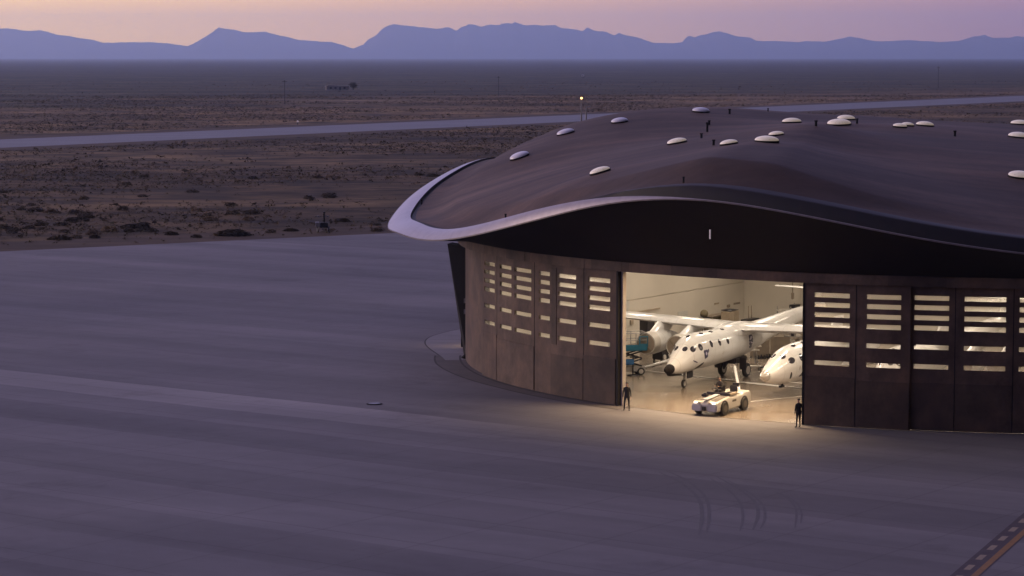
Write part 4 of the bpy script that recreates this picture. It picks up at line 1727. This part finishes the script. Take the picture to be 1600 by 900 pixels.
# fairings where wing and fuselage meet
for y in (0.0, 15.0):
    mb, L = body_mesh([(2.4, y, 3.0, .5, .40), (1.6, y, 3.16, .95, .60), (.2, y, 3.2, 1.1, .64), (-1.6, y, 3.2, .95, .58), (-3.2, y, 3.12, .5, .38)], 20)
    mb.build('wing_fairing', M['plane'], carrier, smooth=True)
    # tail
    mb = MB()
    def fin_ring(z, xle, c):
        return [Vector((xle - a, y + b, z)) for a, b in airfoil(c, .10)]
    mb.rings([fin_ring(3.4, -11.2, 3.2), fin_ring(4.4, -11.9, 2.4), fin_ring(6.4, -12.9, 1.5)])
    mb.build('tail_fin', M['plane'], carrier, smooth=True, auto=70)
    wing_mesh([(y - 3.0, -12.55, 5.28, .9, .11), (y, -12.2, 5.24, 1.5, .11), (y + 3.0, -12.55, 5.28, .9, .11)]).build('tailplane', M['plane'], carrier, smooth=True, auto=70)
    # nose gear
    MB().tube((7.35, y, 1.5), (7.42, y, .34), .085, .06, 10).bar((7.3, y - .06, 1.4), (7.9, y - .06, .95), .06).bar((7.42, y - .12, .45), (7.42, y + .12, .45), .08).build('nose_leg', M['steelgrey'], carrier)
    wheel(carrier, (7.45, y, .29), .29, .17)
    MB().box((7.15, y + .30, .98), (.75, .05, .62)).build('gear_door', M['dark'], carrier)
    # main gear
    mb = MB()
    for sy in (-1, 1):
        mb.tube((.3, y + sy * .35, 1.6), (.0, y + sy * .82, .5), .13, .10, 10)
        mb.bar((-.5, y + sy * .3, 1.45), (0, y + sy * .7, .65), .09)
    mb.build('main_leg', M['dark'], carrier)
    MB().box((.1, y, 1.22), (1.9, 1.3, .42)).build('gear_bay', M['dark'], carrier, bevel=.08)
    for sy in (-1, 1):
        wheel(carrier, (-.05, y + sy * .95, .5), .5, .28)
        MB().box((.55, y + sy * .98, 1.0), (.06, .5, .8)).build('gear_door', M['dark'], carrier)
# engines outboard of each fuselage
for y in (-3.15, -5.55, 18.15, 20.55):
    zc = 2.20 + (.03 if abs(y - 7.5) > 12.5 else 0)
    x0 = 2.75
    eng = body_mesh([(x0, y, zc, .66, .66), (x0 - .25, y, zc, .74, .74), (x0 - .9, y, zc, .80, .80), (x0 - 1.9, y, zc + .05, .80, .80), (x0 - 2.9, y, zc + .1, .66, .66), (x0 - 3.6, y, zc + .14, .50, .50), (x0 - 4.2, y, zc + .16, .34, .34)], 26)[0].build('engine', M['plane'], carrier, smooth=True)
    MB().rings([superring(x0 + .02, y, zc, .69, .69, 26), superring(x0 + .03, y, zc, .76, .76, 26), superring(x0 - .35, y, zc, .80, .80, 26), superring(x0 - .75, y, zc, .825, .825, 26), superring(x0 - .76, y, zc, .79, .79, 26)], True, False).build('intake_lip', M['plane_grey'], eng, smooth=True)
    MB().tube((x0 - .1, y, zc), (x0 + .05, y, zc), .685, .675, 26).build('intake_cover', M['cover'], eng)
    MB().bar((x0 + .07, y - .45, zc + .42), (x0 + .07, y + .4, zc - .5), .05, .03).build('cover_strap', M['olive'], eng)
    # swept pylon from wing down to nacelle
    zt = 3.62 if abs(y - 7.5) < 12 else 3.75
    mb = MB()
    ring = lambda x, z, c, w_: [Vector((x - a, y + b * w_ / .1, z)) for a, b in airfoil(c, .1)]
    mb.rings([ring(x0 - .15, zc + .60, 3.3, .17), ring(1.0, zt - .10, 3.0, .15)])
    mb.build('pylon', M['plane'], carrier, smooth=True, auto=70)
    MB().tube((.9, y - .13, zt - .28), (.9, y + .16, zt - .28), .10, .10, 10).build('pylon_bolt', M['dark'], carrier)

# ------------------------------------------------------------------ spaceplane hung under the middle of the wing
ship = empty('spaceplane', carrier.matrix_world @ Vector((0, 0, 0)), 0)
ship.location = Vector((15.6, 178.7, 0)) + VA * 7.5
ship.rotation_euler = (0, 0, math.atan2(-UA.y, -UA.x))
tag(ship, 'white pointed nose spaceplane at the right edge of the lit hangar doorway', 'spaceplane')
SS = [(10.85, 0, 1.62, .05, .05), (10.6, 0, 1.60, .22, .22), (10.1, 0, 1.60, .42, .42), (9.3, 0, 1.68, .68, .70), (8.2, 0, 1.84, .95, 1.0), (7.0, 0, 2.0, 1.12, 1.22), (5.6, 0, 2.06, 1.2, 1.30), (3.5, 0, 2.08, 1.22, 1.30), (0, 0, 2.08, 1.2, 1.26), (-3.0, 0, 2.12, 1.0, 1.05), (-6.0, 0, 2.2, .7, .75), (-7.2, 0, 2.22, .5, .5)]
mb, LS = body_mesh([(s_[0], s_[1], s_[2], s_[3], s_[4]) for s_ in SS])
sf = mb.build('fuselage', M['plane'], ship, smooth=True)
for x, ph, w_, h_ in [(8.0, 34, .34, .22), (8.35, 68, .28, .17), (8.35, 112, .28, .17), (8.0, 146, .34, .22), (6.9, 27, .24, .27), (5.6, 26, .2, .25), (4.3, 26, .2, .25), (3.0, 26, .2, .25), (6.6, 78, .24, .14), (5.2, 76, .24, .14), (6.9, 153, .24, .27), (5.6, 154, .2, .25)]:
    decal(LS, x, R(ph), w_, h_, 'window', M['port'], sf)
decal(LS, 8.2, R(-22), .10, .26, 'nose_marking', M['dark'], sf, R(8))
decal(LS, 6.75, R(-26), .42, .20, 'nose_marking', M['dark'], sf, R(30), 'tri')
decal(LS, 6.9, R(-2), .12, .20, 'nose_marking', M['emblem'], sf, R(-24))
decal(LS, 6.4, R(4), .16, .16, 'nose_marking', M['emblem'], sf, R(30), 'box')
decal(LS, 7.3, R(-4), .06, .16, 'nose_marking', M['plane_grey'], sf, R(-20))
mb, L = body_mesh([(10.95, 0, 1.62, .04, .04), (10.62, 0, 1.60, .24, .24), (10.28, 0, 1.60, .37, .37), (10.22, 0, 1.60, .35, .35)], 20)
mb.build('nose_cap', pm('foil_nose_cap', (.75, .73, .70), (.5, .47, .43), 14, .2, metal=.6), ship, smooth=True)
wing_mesh([(-4.1, -5.2, 1.5, 2.4, .06), (-3.0, -2.2, 1.45, 5.2, .06), (0, 2.5, 1.4, 9.0, .06), (3.0, -2.2, 1.45, 5.2, .06), (4.1, -5.2, 1.5, 2.4, .06)]).build('wing', M['plane'], ship, smooth=True, auto=70)
for sy in (-1, 1):
    body_mesh([(-3.0, sy * 4.1, 1.55, .2, .2), (-4.5, sy * 4.1, 1.58, .35, .32), (-9.0, sy * 4.1, 1.7, .3, .28), (-10.5, sy * 4.1, 1.75, .12, .12)], 16)[0].build('tail_boom', M['plane'], ship, smooth=True)
    mb = MB()
    mb.rings([[Vector((xl - a, sy * 4.1 + b, z)) for a, b in airfoil(c, .1)] for z, xl, c in ((1.6, -7.2, 3.2), (3.6, -9.2, 1.7))])
    mb.build('tail_fin', M['plane'], ship, smooth=True, auto=70)
MB().tube((7.7, 0, 1.05), (7.8, .05, .72), .09, .07, 8).box((7.9, .05, .66), (.5, .2, .14)).build('nose_skid', M['dark'], ship)
MB().bar((8.0, .45, 1.02), (6.6, 1.0, .80), .06).build('gear_door', M['plane'], ship)
for sy in (-1, 1):
    MB().tube((-1.2, sy * 1.2, 1.4), (-1.2, sy * 1.5, .4), .1, .08, 8).build('main_leg', M['steelgrey'], ship)
    wheel(ship, (-1.2, sy * 1.6, .38), .38, .2)
mb = MB()
mb.rings([[Vector((x - a, b, z)) for a, b in airfoil(c, .16)] for z, x, c in ((3.1, 2.0, 4.5), (3.5, .8, 3.0))])
pyl = mb.build('pylon', M['plane'], carrier, smooth=True, auto=70)
pyl.location = (0, 7.5, 0)

# ------------------------------------------------------------------ tow tractor
tp = Vector((13.22, 160.55, 0))
trac = empty('tow_tractor', tp, math.atan2(-UA.y, -UA.x))
trac.scale = (1.08, 1.06, 1.03)
tag(trac, 'low white open aircraft tow tractor with lit headlamps driving out of the hangar', 'tow tractor')
# hull by cross sections along x (front +): (x, half width, z bottom, z top)
mb = MB()
secs = [(2.12, .62, .40, .74), (2.06, .80, .30, .80), (1.90, .86, .26, .90), (1.2, .87, .26, 1.00), (.35, .87, .26, 1.08), (.28, .87, .26, 1.02), (-1.2, .87, .28, 1.06), (-1.32, .86, .30, 1.16), (-2.2, .84, .32, 1.14), (-2.38, .76, .42, 1.02)]
rings = []
for x, hw, zb, zt in secs:
    r_ = .10
    rings.append([Vector((x, y, z)) for y, z in [(-hw, zb + r_), (-hw + r_, zb), (hw - r_, zb), (hw, zb + r_), (hw, zt - r_ * 1.6), (hw - r_ * .5, zt - r_ * .5), (hw - r_ * 1.8, zt), (-hw + r_ * 1.8, zt), (-hw + r_ * .5, zt - r_ * .5), (-hw, zt - r_ * 1.6)]])
mb.rings(rings)
body = mb.build('body', M['tractor'], trac, smooth=True, auto=30)
for sy in (-1, 1):
    mb = MB()
    hp_ = [(1.86, .915), (1.2, 1.015), (.5, 1.082)]
    mb.rings([[Vector((x, sy * y, z + dz)) for y, dz in ((.26, -.05), (.26, 0), (.70, 0), (.70, -.05))] for x, z in hp_])
    mb.build('hood_panel', M['tractor_grey'], trac)
    MB().box((2.06, sy * .50, .52), (.22, .66, .44)).build('bumper', M['tractor_bumper'], trac, bevel=.05)
    MB().box((2.075, sy * .60, .81), (.10, .20, .10)).build('headlamp', M['lamp'], trac, bevel=.02)
    MB().box((2.07, sy * .34, .81), (.10, .16, .08)).build('indicator', M['tan'], trac, bevel=.02)
MB().box((2.14, 0, .47), (.16, .22, .26)).tube((2.2, 0, .36), (2.2, 0, .60), .05, .05, 8).build('hitch', M['dark'], trac, bevel=.02)
MB().box((1.25, 0, 1.075), (1.6, .36, .035), mat=Matrix.Rotation(R(4.6), 3, 'Y')).build('hood_stripe', M['tractor_bumper'], trac, bevel=.01)
MB().box((-.45, 0, 1.06), (1.35, 1.36, .04)).build('cockpit_floor', M['dark'], trac)
MB().box((.36, 0, 1.16), (.16, 1.5, .20)).box((.25, .35, 1.22), (.2, .4, .12)).build('dashboard', M['seat'], trac, bevel=.03)
for sy in (-.4, .4):
    s_o = MB().box((-.55, sy, 1.14), (.5, .5, .14)).build('seat', M['seat'], trac, bevel=.04)
    MB().box((-.84, sy, 1.36), (.13, .48, .45)).build('backrest', M['seat'], s_o, bevel=.04)
sw = MB()
n = 18
cw = Vector((.02, -.4, 1.36))
q = Matrix.Rotation(R(-35), 3, 'Y')
sw.rings([[cw + q @ Vector(((.19 + .022 * math.cos(b)) * math.cos(2 * math.pi * i / n), (.19 + .022 * math.cos(b)) * math.sin(2 * math.pi * i / n), .022 * math.sin(b))) for i in range(n)] for b in [2 * math.pi * k / 6 for k in range(7)]], True, False)
sw.tube(cw, cw + Vector((.22, 0, -.2)), .02, .02, 6)
sw.build('steering_wheel', M['dark'], trac, smooth=True)
MB().box((1.0, -.55, 1.13), (.34, .34, .13)).tube((1.0, -.55, 1.18), (1.0, -.55, 1.26), .14, .11, 12).build('air_intake', M['dark'], trac, bevel=.03)
MB().box((-.15, .70, 1.16), (.9, .14, .16)).build('side_rail', M['tan'], trac, bevel=.03)
MB().tube((-1.62, .15, 1.15), (-1.62, .15, 1.42), .03, .03, 8).box((-1.62, .15, 1.52), (.14, .40, .24)).build('work_lamp', M['dark'], trac, bevel=.04)
for sy in (-1, 1):
    MB().box((-2.39, sy * .62, .72), (.10, .22, .5)).build('tail_panel', M['tractor_bumper'], trac, bevel=.03)
MB().box((-2.42, 0, .62), (.06, .8, .42)).build('tail_grille', M['dark'], trac)
for x in (1.22, -1.30):
    for sy in (-1, 1):
        wheel(trac, (x, sy * .80, .42), .42, .26)
        # dark wheel arch
        mb = MB()
        n = 14
        out = [Vector((x + .52 * math.cos(a), sy * .878, .42 + .50 * math.sin(a))) for a in frange(R(-14), R(194), R(15))]
        mb.add(out, [tuple(range(len(out)))])
        mb.add([p - Vector((0, sy * .02, 0)) for p in out], [tuple(range(len(out)))[::-1]])
        mb.build('wheel_arch', M['dark'], trac)
        MB().tube((x, sy * .88, .42), (x, sy * .945, .42), .415, .40, 22).build('tyre_wall', M['rubber'], trac, smooth=True)
        MB().tube((x, sy * .94, .42), (x, sy * .958, .42), .23, .21, 16).build('hub', M['tractor_grey'], trac)
for k, (dx, w_) in enumerate([(.18, .10), (.05, .08), (-.08, .10), (-.2, .07)]):
    MB().box((-.02 + dx, .876, .78 + .012 * (k % 2)), (w_, .012, .13)).build('logo_stroke', M['tractor_grey'], trac)

# white strut, likely a main gear leg, built as a tractor-to-belly tow bar
a = Vector((14.72, 164.3, .75))
b = atd(1148, 573, 171.0)
mb = MB().tube(a, b, .11, .10, 14)
tb = mb.build('tow_bar', M['plane'], None, smooth=True)
tag(tb, 'white strut slanting from the tow tractor up to the carrier aircraft belly', 'tow bar')
MB().tube(a - Vector((.25, 0, .15)), a + Vector((.25, 0, -.15)), .10, .10, 12).build('hinge', M['dark'], tb)
a, b = gnd(1005, 574, .12), gnd(1058, 559.5, .18)
tb = MB().tube(a, b, .06, .13, 12).build('tow_bar', M['plane'], None, smooth=True)
tag(tb, 'long thin white tow bar lying on the hangar floor left of the black nose', 'tow bar')
MB().box(a, (.3, .3, .2)).build('tow_eye', M['steelgrey'], tb)

# ------------------------------------------------------------------ blue work lift and things by the side wall
lp = gnd(987, 586)
lift = empty('work_lift', (lp.x, lp.y, 0), math.atan2(UA.y, UA.x) - R(45))
tag(lift, 'blue scissor work lift with railings just inside the left door jamb', 'work lift')
MB().box((-.2, .3, .45), (2.3, 1.2, .35)).build('base', M['steelgrey'], lift, bevel=.04)
for x in (-1.0, .6):
    for y in (-.25, .85):
        wheel(lift, (x, y, .28), .28, .2)
mb = MB()
for y in (-.15, .75):
    for k in range(2):
        z = .65 + k * .55
        mb.bar((-1.1, y, z), (.7, y, z + .5), .09).bar((.7, y, z), (-1.1, y, z + .5), .09)
mb.build('scissor_arms', M['dark'], lift)
MB().box((-.2, .3, 1.85), (2.5, 1.4, .22)).box((-.2, -.41, 1.98), (2.5, .05, .42)).build('platform', M['blue'], lift, bevel=.02)
mb = MB()
for x in (-1.4, -.6, .2, 1.0):
    for y in (-.38, .98):
        mb.tube((x, y, 1.95), (x, y, 3.0), .03, .03, 6)
for z in (2.5, 3.0):
    for y in (-.38, .98):
        mb.tube((-1.4, y, z), (1.0, y, z), .03, .03, 6)
    for x in (-1.4, 1.0):
        mb.tube((x, -.38, z), (x, .98, z), .03, .03, 6)
mb.build('railing', M['steelgrey'], lift)
mb = MB()
for a_, b_ in (((.45, -.42, 2.0), (.45, -.42, 2.75)), ((1.05, -.42, 2.0), (1.05, -.42, 2.75)), ((.45, -.42, 2.75), (1.05, -.42, 2.75)), ((.45, -.42, 2.2), (1.05, -.42, 2.2))):
    mb.bar(a_, b_, .09)
mb.build('gate', M['blue'], lift)
MB().box((-.5, -.42, .98), (1.1, .1, .42)).build('tool_box', M['blue2'], lift, bevel=.04)
st_ = gnd(988.5, 586)
o = empty('pole_stand', (st_.x, st_.y - .4, 0))
tag(o, 'thin dark pole stand on a round base in front of the blue work lift', 'stand')
MB().tube((0, 0, .02), (0, 0, .07), .42, .38, 22).build('base', M['dark'], o)
MB().tube((0, 0, .06), (0, 0, 1.3), .05, .04, 10).build('pole', M['dark'], o)
MB().box((0, 0, 1.33), (.5, .2, .08)).build('crosshead', M['dark'], o, bevel=.02)


def floor_thing(name, label, cat, px, py, rz=None):
    p = gnd(px, py)
    o = empty(name, (p.x, p.y, .008), math.atan2(UA.y, UA.x) if rz is None else rz)
    return tag(o, label, cat)


o = floor_thing('equipment_rack', 'black equipment rack standing against the pale side wall above the left engine', 'rack', 1011, 541)
MB().box((0, 0, 1.25), (1.2, .7, 2.3)).build('cabinet', M['dark'], o, bevel=.03)
MB().box((0.1, -.36, 2.2), (.45, .04, .35)).build('screen', M['paleboard'], o)
for x in (-.45, .45):
    MB().tube((x, 0, 0), (x, 0, .12), .07, .07, 8).build('foot', M['steelgrey'], o)
o = floor_thing('equipment_cart', 'dark low equipment cart on the floor behind the two engines', 'cart', 1034, 566)
MB().box((0, 0, .62), (1.5, .8, .75)).build('body', M['dark'], o, bevel=.05)
for x in (-.4, .4):
    MB().tube((x, -.41, .42), (x, -.5, .42), .2, .2, 14).build('drum', M['paleboard'], o)
for x in (-.6, .6):
    for y in (-.3, .3):
        wheel(o, (x, y, .13), .13, .08)
o = floor_thing('storage_cabinet', 'tan storage cabinet with a black bundle on top behind the wing', 'cabinet', 1140, 523)
MB().box((0, 0, 1.0), (1.6, .8, 1.8)).build('carcass', M['tan'], o, bevel=.02)
for x in (-.4, .4):
    MB().box((x, -.415, 1.0), (.76, .03, 1.7)).build('door', M['tan'], o)
for x in (-.7, .7):
    MB().tube((x, 0, 0), (x, 0, .12), .06, .06, 8).build('foot', M['dark'], o)
c = o
o = tag(MB().rings([superring(x, 0, 0, max(.05, .36 * math.cos(x * 2.0)), max(.03, .11 * math.cos(x * 2.0)), 14) for x in np.linspace(-.72, .72, 9)]).build('cloth_bundle', M['dark'], None, smooth=True), 'flat black cloth bundle lying on top of the tan storage cabinet', 'bundle')
o.location = c.location + Vector((0, 0, 2.0))
o.rotation_euler = (0, 0, R(10))
o = floor_thing('crate_stack', 'long olive brown shipping crate with lid beside the tan cabinet', 'crate', 1116, 521)
MB().box((0, 0, .75), (2.6, .9, 1.3)).build('crate', M['olive'], o, bevel=.02)
MB().box((0, 0, 1.44), (2.7, 1.0, .1)).build('lid', M['brown'], o)
for x in (-1, 0, 1):
    MB().box((x, 0, .06), (.14, .9, .12)).build('skid', M['dark'], o)
o = floor_thing('machine', 'dark bench machine with a rounded hood left of the olive crate', 'machine', 1100, 524)
MB().box((0, 0, .85), (1.6, .8, .12)).box((-.1, 0, 1.2), (.9, .6, .6)).build('bench', M['dark'], o, bevel=.05)
MB().rings([superring(x, 0, 1.75, .3 * math.sqrt(max(.05, 1 - (x / .42) ** 2)), .34 * math.sqrt(max(.05, 1 - (x / .42) ** 2)), 14) for x in np.linspace(-.42, .42, 9)]).build('hood', M['olive'], o, smooth=True)
for x in (-.7, .7):
    for y in (-.3, .3):
        MB().bar((x, y, 0), (x, y, .8), .07).build('leg', M['steelgrey'], o)
o = floor_thing('test_bench', 'dark bench with two thin uprights against the wall right of the tan cabinet', 'bench', 1172, 522)
MB().box((0, 0, 1.0), (2.0, .7, .5)).build('top', M['dark'], o, bevel=.02)
for x in (-.3, .25):
    MB().tube((x, 0, 1.2), (x, 0, 2.3), .05, .05, 8).build('upright', M['cover'], o)
for x in (-.9, .9):
    for y in (-.3, .3):
        MB().bar((x, y, 0), (x, y, .76), .08).build('leg', M['steelgrey'], o)
# partition boards and row of floor weights
o = floor_thing('partition', 'long brown partition board behind the rear fuselage', 'partition', 1203, 559, math.atan2(-.12, 1))
MB().box((-.75, 0, .82), (1.45, .08, 1.5)).build('panel', M['brown'], o, bevel=.01)
MB().box((.75, 0, .82), (1.45, .08, 1.5)).build('panel', M['brown'], o, bevel=.01)
for x in (-1.4, 0, 1.4):
    MB().box((x, 0, .04), (.1, .5, .08)).build('foot', M['dark'], o)
for i in range(9):
    p = gnd(1181 + i * 4.4, 561.5 - i * .45)
    w_ = MB().tube((0, 0, 0), (0, 0, .16), .11, .11, 12).tube((0, 0, .16), (0, 0, .24 + .04 * (i % 3)), .05, .07, 8).build('floor_weight', M['dark'])
    w_.location = (p.x, p.y, .008)
    tag(w_, 'small black floor weight in the row before the brown partition', 'weight', 'black weights in a row on the hangar floor')
o = floor_thing('work_ramp', 'pale flat ramp with a dark end on the floor behind the main wheels', 'ramp', 1174, 577, math.atan2(-.45, 1))
MB().box((0, 0, .22), (1.5, .5, .08)).build('deck', M['paleboard'], o, bevel=.01)
MB().box((.82, 0, .2), (.16, .5, .1)).build('end_stop', M['dark'], o)
for x in (-.6, .6):
    MB().box((x, 0, .09), (.1, .44, .18)).build('leg', M['steelgrey'], o)
o = floor_thing('step_trestle', 'pale work trestle under the rear fuselage beside the main wheels', 'trestle', 1168, 569, math.atan2(.3, 1))
MB().box((0, 0, 1.02), (1.7, .5, .09)).box((.8, 0, 1.3), (.4, .5, .09)).build('deck', M['paleboard'], o, bevel=.01)
for x in (-.7, .7):
    for y in (-.2, .2):
        MB().bar((x, y, 0), (x * .85, y, 1.0), .07).build('leg', M['steelgrey'], o)
# parts shelving crowded with gear at the right, behind the spaceplane
for k, (px, py, lab) in enumerate([(1228, 552, 'open shelving crammed with small parts between the fuselage and the spaceplane'), (1247, 557, 'open parts shelving partly hidden behind the spaceplane canopy')]):
    o = floor_thing('parts_shelf', lab, 'shelving', px, py, R(-10))
    mb = MB()
    for x in (-1.0, 1.0):
        for y in (-.25, .25):
            mb.bar((x, y, 0), (x, y, 2.0), .06)
    mb.build('upright', M['steelgrey'], o)
    for z in (.3, .9, 1.5, 1.95):
        MB().box((0, 0, z), (2.1, .56, .05)).build('shelf', M['steelgrey'], o)
        for j in range(5):
            if rnd.random() < .85:
                h_ = rnd.uniform(.14, .40)
                MB().box((-.82 + j * .41, rnd.uniform(-.1, .05), z + .025 + h_ / 2), (rnd.uniform(.2, .36), .36, h_)).build('parts_bin', M[rnd.choice(['dark', 'paleboard', 'tan', 'brown', 'olive', 'plane_grey'])], o, bevel=.02)
# scaffold and hanging hoist near the back wall
o = floor_thing('scaffold', 'tall pale scaffold frame by the back wall above the rear fuselage', 'scaffold', 1238, 512)
mb = MB()
for x in (-1.6, 1.6):
    for y in (-.6, .6):
        mb.tube((x, y, 0), (x, y, 1.9), .05, .05, 6)
mb.build('frame', M['steelgrey'], o)
MB().box((0, 0, 1.55), (3.5, 1.4, .1)).build('deck', M['paleboard'], o)
MB().box((.4, 0, 1.75), (.9, .6, .3)).build('tool_crate', M['dark'], o, bevel=.03)
p = gnd(1232, 505)
o = tag(MB().tube((p.x, p.y - 3, 2.3), (p.x, p.y - 3, 9.75), .05, .05, 8).box((p.x, p.y - 3, 2.6), (.22, .2, .5)).box((p.x, p.y - 3, 4.1), (.2, .18, .3)).build('hanging_hoist', M['cover']), 'thin dark hoist cable hanging near the back wall under the white tailplane', 'hoist')

# ------------------------------------------------------------------ people
def person(loc, rz, label, pose='stand', seedv=0):
    rr = random.Random(seedv)
    root = empty('person', loc, rz)
    V, E, Rr = [], [], []

    def add(p, r_, par=None):
        V.append(Vector(p))
        Rr.append(r_)
        if par is not None:
            E.append((par, len(V) - 1))
        return len(V) - 1
    sit = pose == 'sit'
    hz_ = .0 if sit else .93
    pel = add((0, 0, hz_), (.15, .115))
    wst = add((0, .0, hz_ + .17), (.145, .10), pel)
    chs = add((0, -.01, hz_ + .36), (.17, .115), wst)
    shc = add((0, 0, hz_ + .50), (.12, .09), chs)
    nk = add((0, .01, hz_ + .58), (.055, .058), shc)
    hb = add((0, .03, hz_ + .66), (.070, .080), nk)
    hm_ = add((0, .03, hz_ + .75), (.078, .098), hb)
    ht = add((0, .015, hz_ + .83), (.055, .068), hm_)
    for sx in (-1, 1):
        s0 = add((sx * .17, 0, hz_ + .47), (.07, .07), shc)
        if sit:
            el = add((sx * .25, .13, hz_ + .22), (.048, .048), s0)
            wr = add((sx * .14, .36, hz_ + .26), (.034, .034), el)
            pm_ = add((sx * .12, .43, hz_ + .28), (.042, .026), wr)
            fd = Vector((0, .8, .1))
        elif pose == 'pockets':
            el = add((sx * .29, -.06, hz_ + .19), (.048, .048), s0)
            wr = add((sx * .235, .05, hz_ - .02), (.034, .034), el)
            pm_ = add((sx * .215, .09, hz_ - .09), (.028, .042), wr)
            fd = Vector((-sx * .1, .25, -.9))
        else:
            el = add((sx * .245, -.02, hz_ + .20), (.048, .048), s0)
            wr = add((sx * .255, .03, hz_ - .05), (.034, .034), el)
            pm_ = add((sx * .255, .045, hz_ - .12), (.028, .042), wr)
            fd = Vector((0, .22, -.95))
        fd.normalize()
        side = Vector((0, 1, 0)) if not sit else Vector((1, 0, 0))
        for k in range(4):
            L_ = (.07, .082, .078, .06)[k]
            b0 = V[pm_] + side * (k - 1.5) * .019 + fd * .03
            f0 = add(b0, (.010, .010), pm_)
            f1 = add(b0 + fd * L_ * .55, (.009, .009), f0)
            add(b0 + fd * L_ + Vector((-sx * .012, 0, 0)), (.008, .008), f1)
        th_ = add(V[pm_] + side * .035 + fd * .0, (.011, .011), pm_)
        add(V[pm_] + side * .055 + fd * .045, (.009, .009), th_)
        if sit:
            hp_ = add((sx * .10, .04, hz_ - .02), (.088, .09), pel)
            kn = add((sx * .12, .44, hz_ + .02), (.06, .06), hp_)
            an = add((sx * .12, .58, hz_ - .30), (.042, .042), kn)
            hl = add((sx * .12, .58, hz_ - .36), (.042, .045), an)
            add((sx * .13, .74, hz_ - .38), (.04, .03), hl)
        else:
            step = rr.uniform(-.05, .05) + (.10 if sx < 0 and pose == 'stand' else 0)
            spread = .10 + (.04 if pose == 'stand' else .0)
            hp_ = add((sx * .10, 0, hz_ - .08), (.090, .095), pel)
            kn = add((sx * (spread + .01), step * .5 + .015, .50), (.062, .062), hp_)
            an = add((sx * (spread + .03), step, .10), (.042, .044), kn)
            hl = add((sx * (spread + .03), step + .01, .045), (.044, .044), an)
            add((sx * (spread + .06), step + .16, .032), (.042, .030), hl)
    me = bpy.data.meshes.new('body')
    me.from_pydata([tuple(v) for v in V], E, [])
    ob = bpy.data.objects.new('body', me)
    COL.objects.link(ob)
    md = ob.modifiers.new('skin', 'SKIN')
    for i, sv_ in enumerate(me.skin_vertices[0].data):
        sv_.radius = Rr[i]
        sv_.use_root = (i == 0)
    ob.modifiers.new('sub', 'SUBSURF').levels = 2
    ob.modifiers['sub'].render_levels = 2
    dg = bpy.context.evaluated_depsgraph_get()
    dg.update()
    me2 = bpy.data.meshes.new_from_object(ob.evaluated_get(dg))
    ob.modifiers.clear()
    ob.data = me2
    ob.parent = root
    me2.materials.clear()
    for m_ in ('cloth', 'trousers', 'skin', 'shoe'):
        me2.materials.append(M[m_])
    hands = [V[i] for i in range(len(V)) if Rr[i][0] < .012]
    for p_ in me2.polygons:
        p_.use_smooth = True
        c = p_.center
        if c.z > hz_ + .575:
            p_.material_index = 2
        elif min((c - h_).length for h_ in hands) < .06:
            p_.material_index = 2
        elif sit:
            p_.material_index = 1 if (c.y > .08 and c.z < hz_ + .13 and abs(c.x) < .2) or c.z < hz_ - .05 else 0
        else:
            p_.material_index = 3 if c.z < .085 else (1 if c.z < hz_ - .06 else 0)
    # hair, nose, ears
    mb = MB()
    hc = Vector((0, .012, hz_ + .775))
    rings = []
    for k in range(7):
        a = R(-25 + k * 17.5)
        rings.append([hc + Vector((.088 * math.cos(a) * math.cos(t_), .110 * math.cos(a) * math.sin(t_) - (.012 if math.sin(t_) > .3 and k < 3 else 0) - .012, .088 * math.sin(a) + (.035 if math.sin(t_) > .3 and k < 3 else 0))) for t_ in frange(0, 2 * math.pi, R(20))[:-1]])
    mb.rings(rings).build('hair', M['hair'], root, smooth=True)
    # jacket hem and collar
    if not sit:
        mb = MB()
        mb.rings([superring(0, 0, 0, 1, 1, 20) and [Vector((rx * math.cos(t_), ry * math.sin(t_) - .005, z)) for t_ in frange(0, 2 * math.pi, R(18))[:-1]] for z, rx, ry in ((hz_ - .12, .185, .145), (hz_ + .0, .182, .142), (hz_ + .17, .168, .125), (hz_ + .34, .19, .135), (hz_ + .46, .165, .115), (hz_ + .53, .09, .085))], True, False)
        mb.build('jacket', M['cloth'], root, smooth=True)
    return tag(root, label, 'person')


p = gnd(979.5, 641)
person((p.x, p.y, .004), math.pi + R(-12), 'person in dark jacket and trousers standing with feet apart by the left door jamb', 'stand', 2)
p = gnd(1247.5, 668)
person((p.x, p.y, .004), R(30), 'person in dark clothes standing with bent arms by the right door jamb', 'pockets', 5)
p = trac.location + Matrix.Rotation(math.atan2(-UA.y, -UA.x), 3, 'Z') @ Vector((-.60, -.40, 1.31))
person(p, math.atan2(-UA.y, -UA.x) - math.pi / 2, 'person in dark clothes sitting at the wheel of the white tow tractor', 'sit', 9)
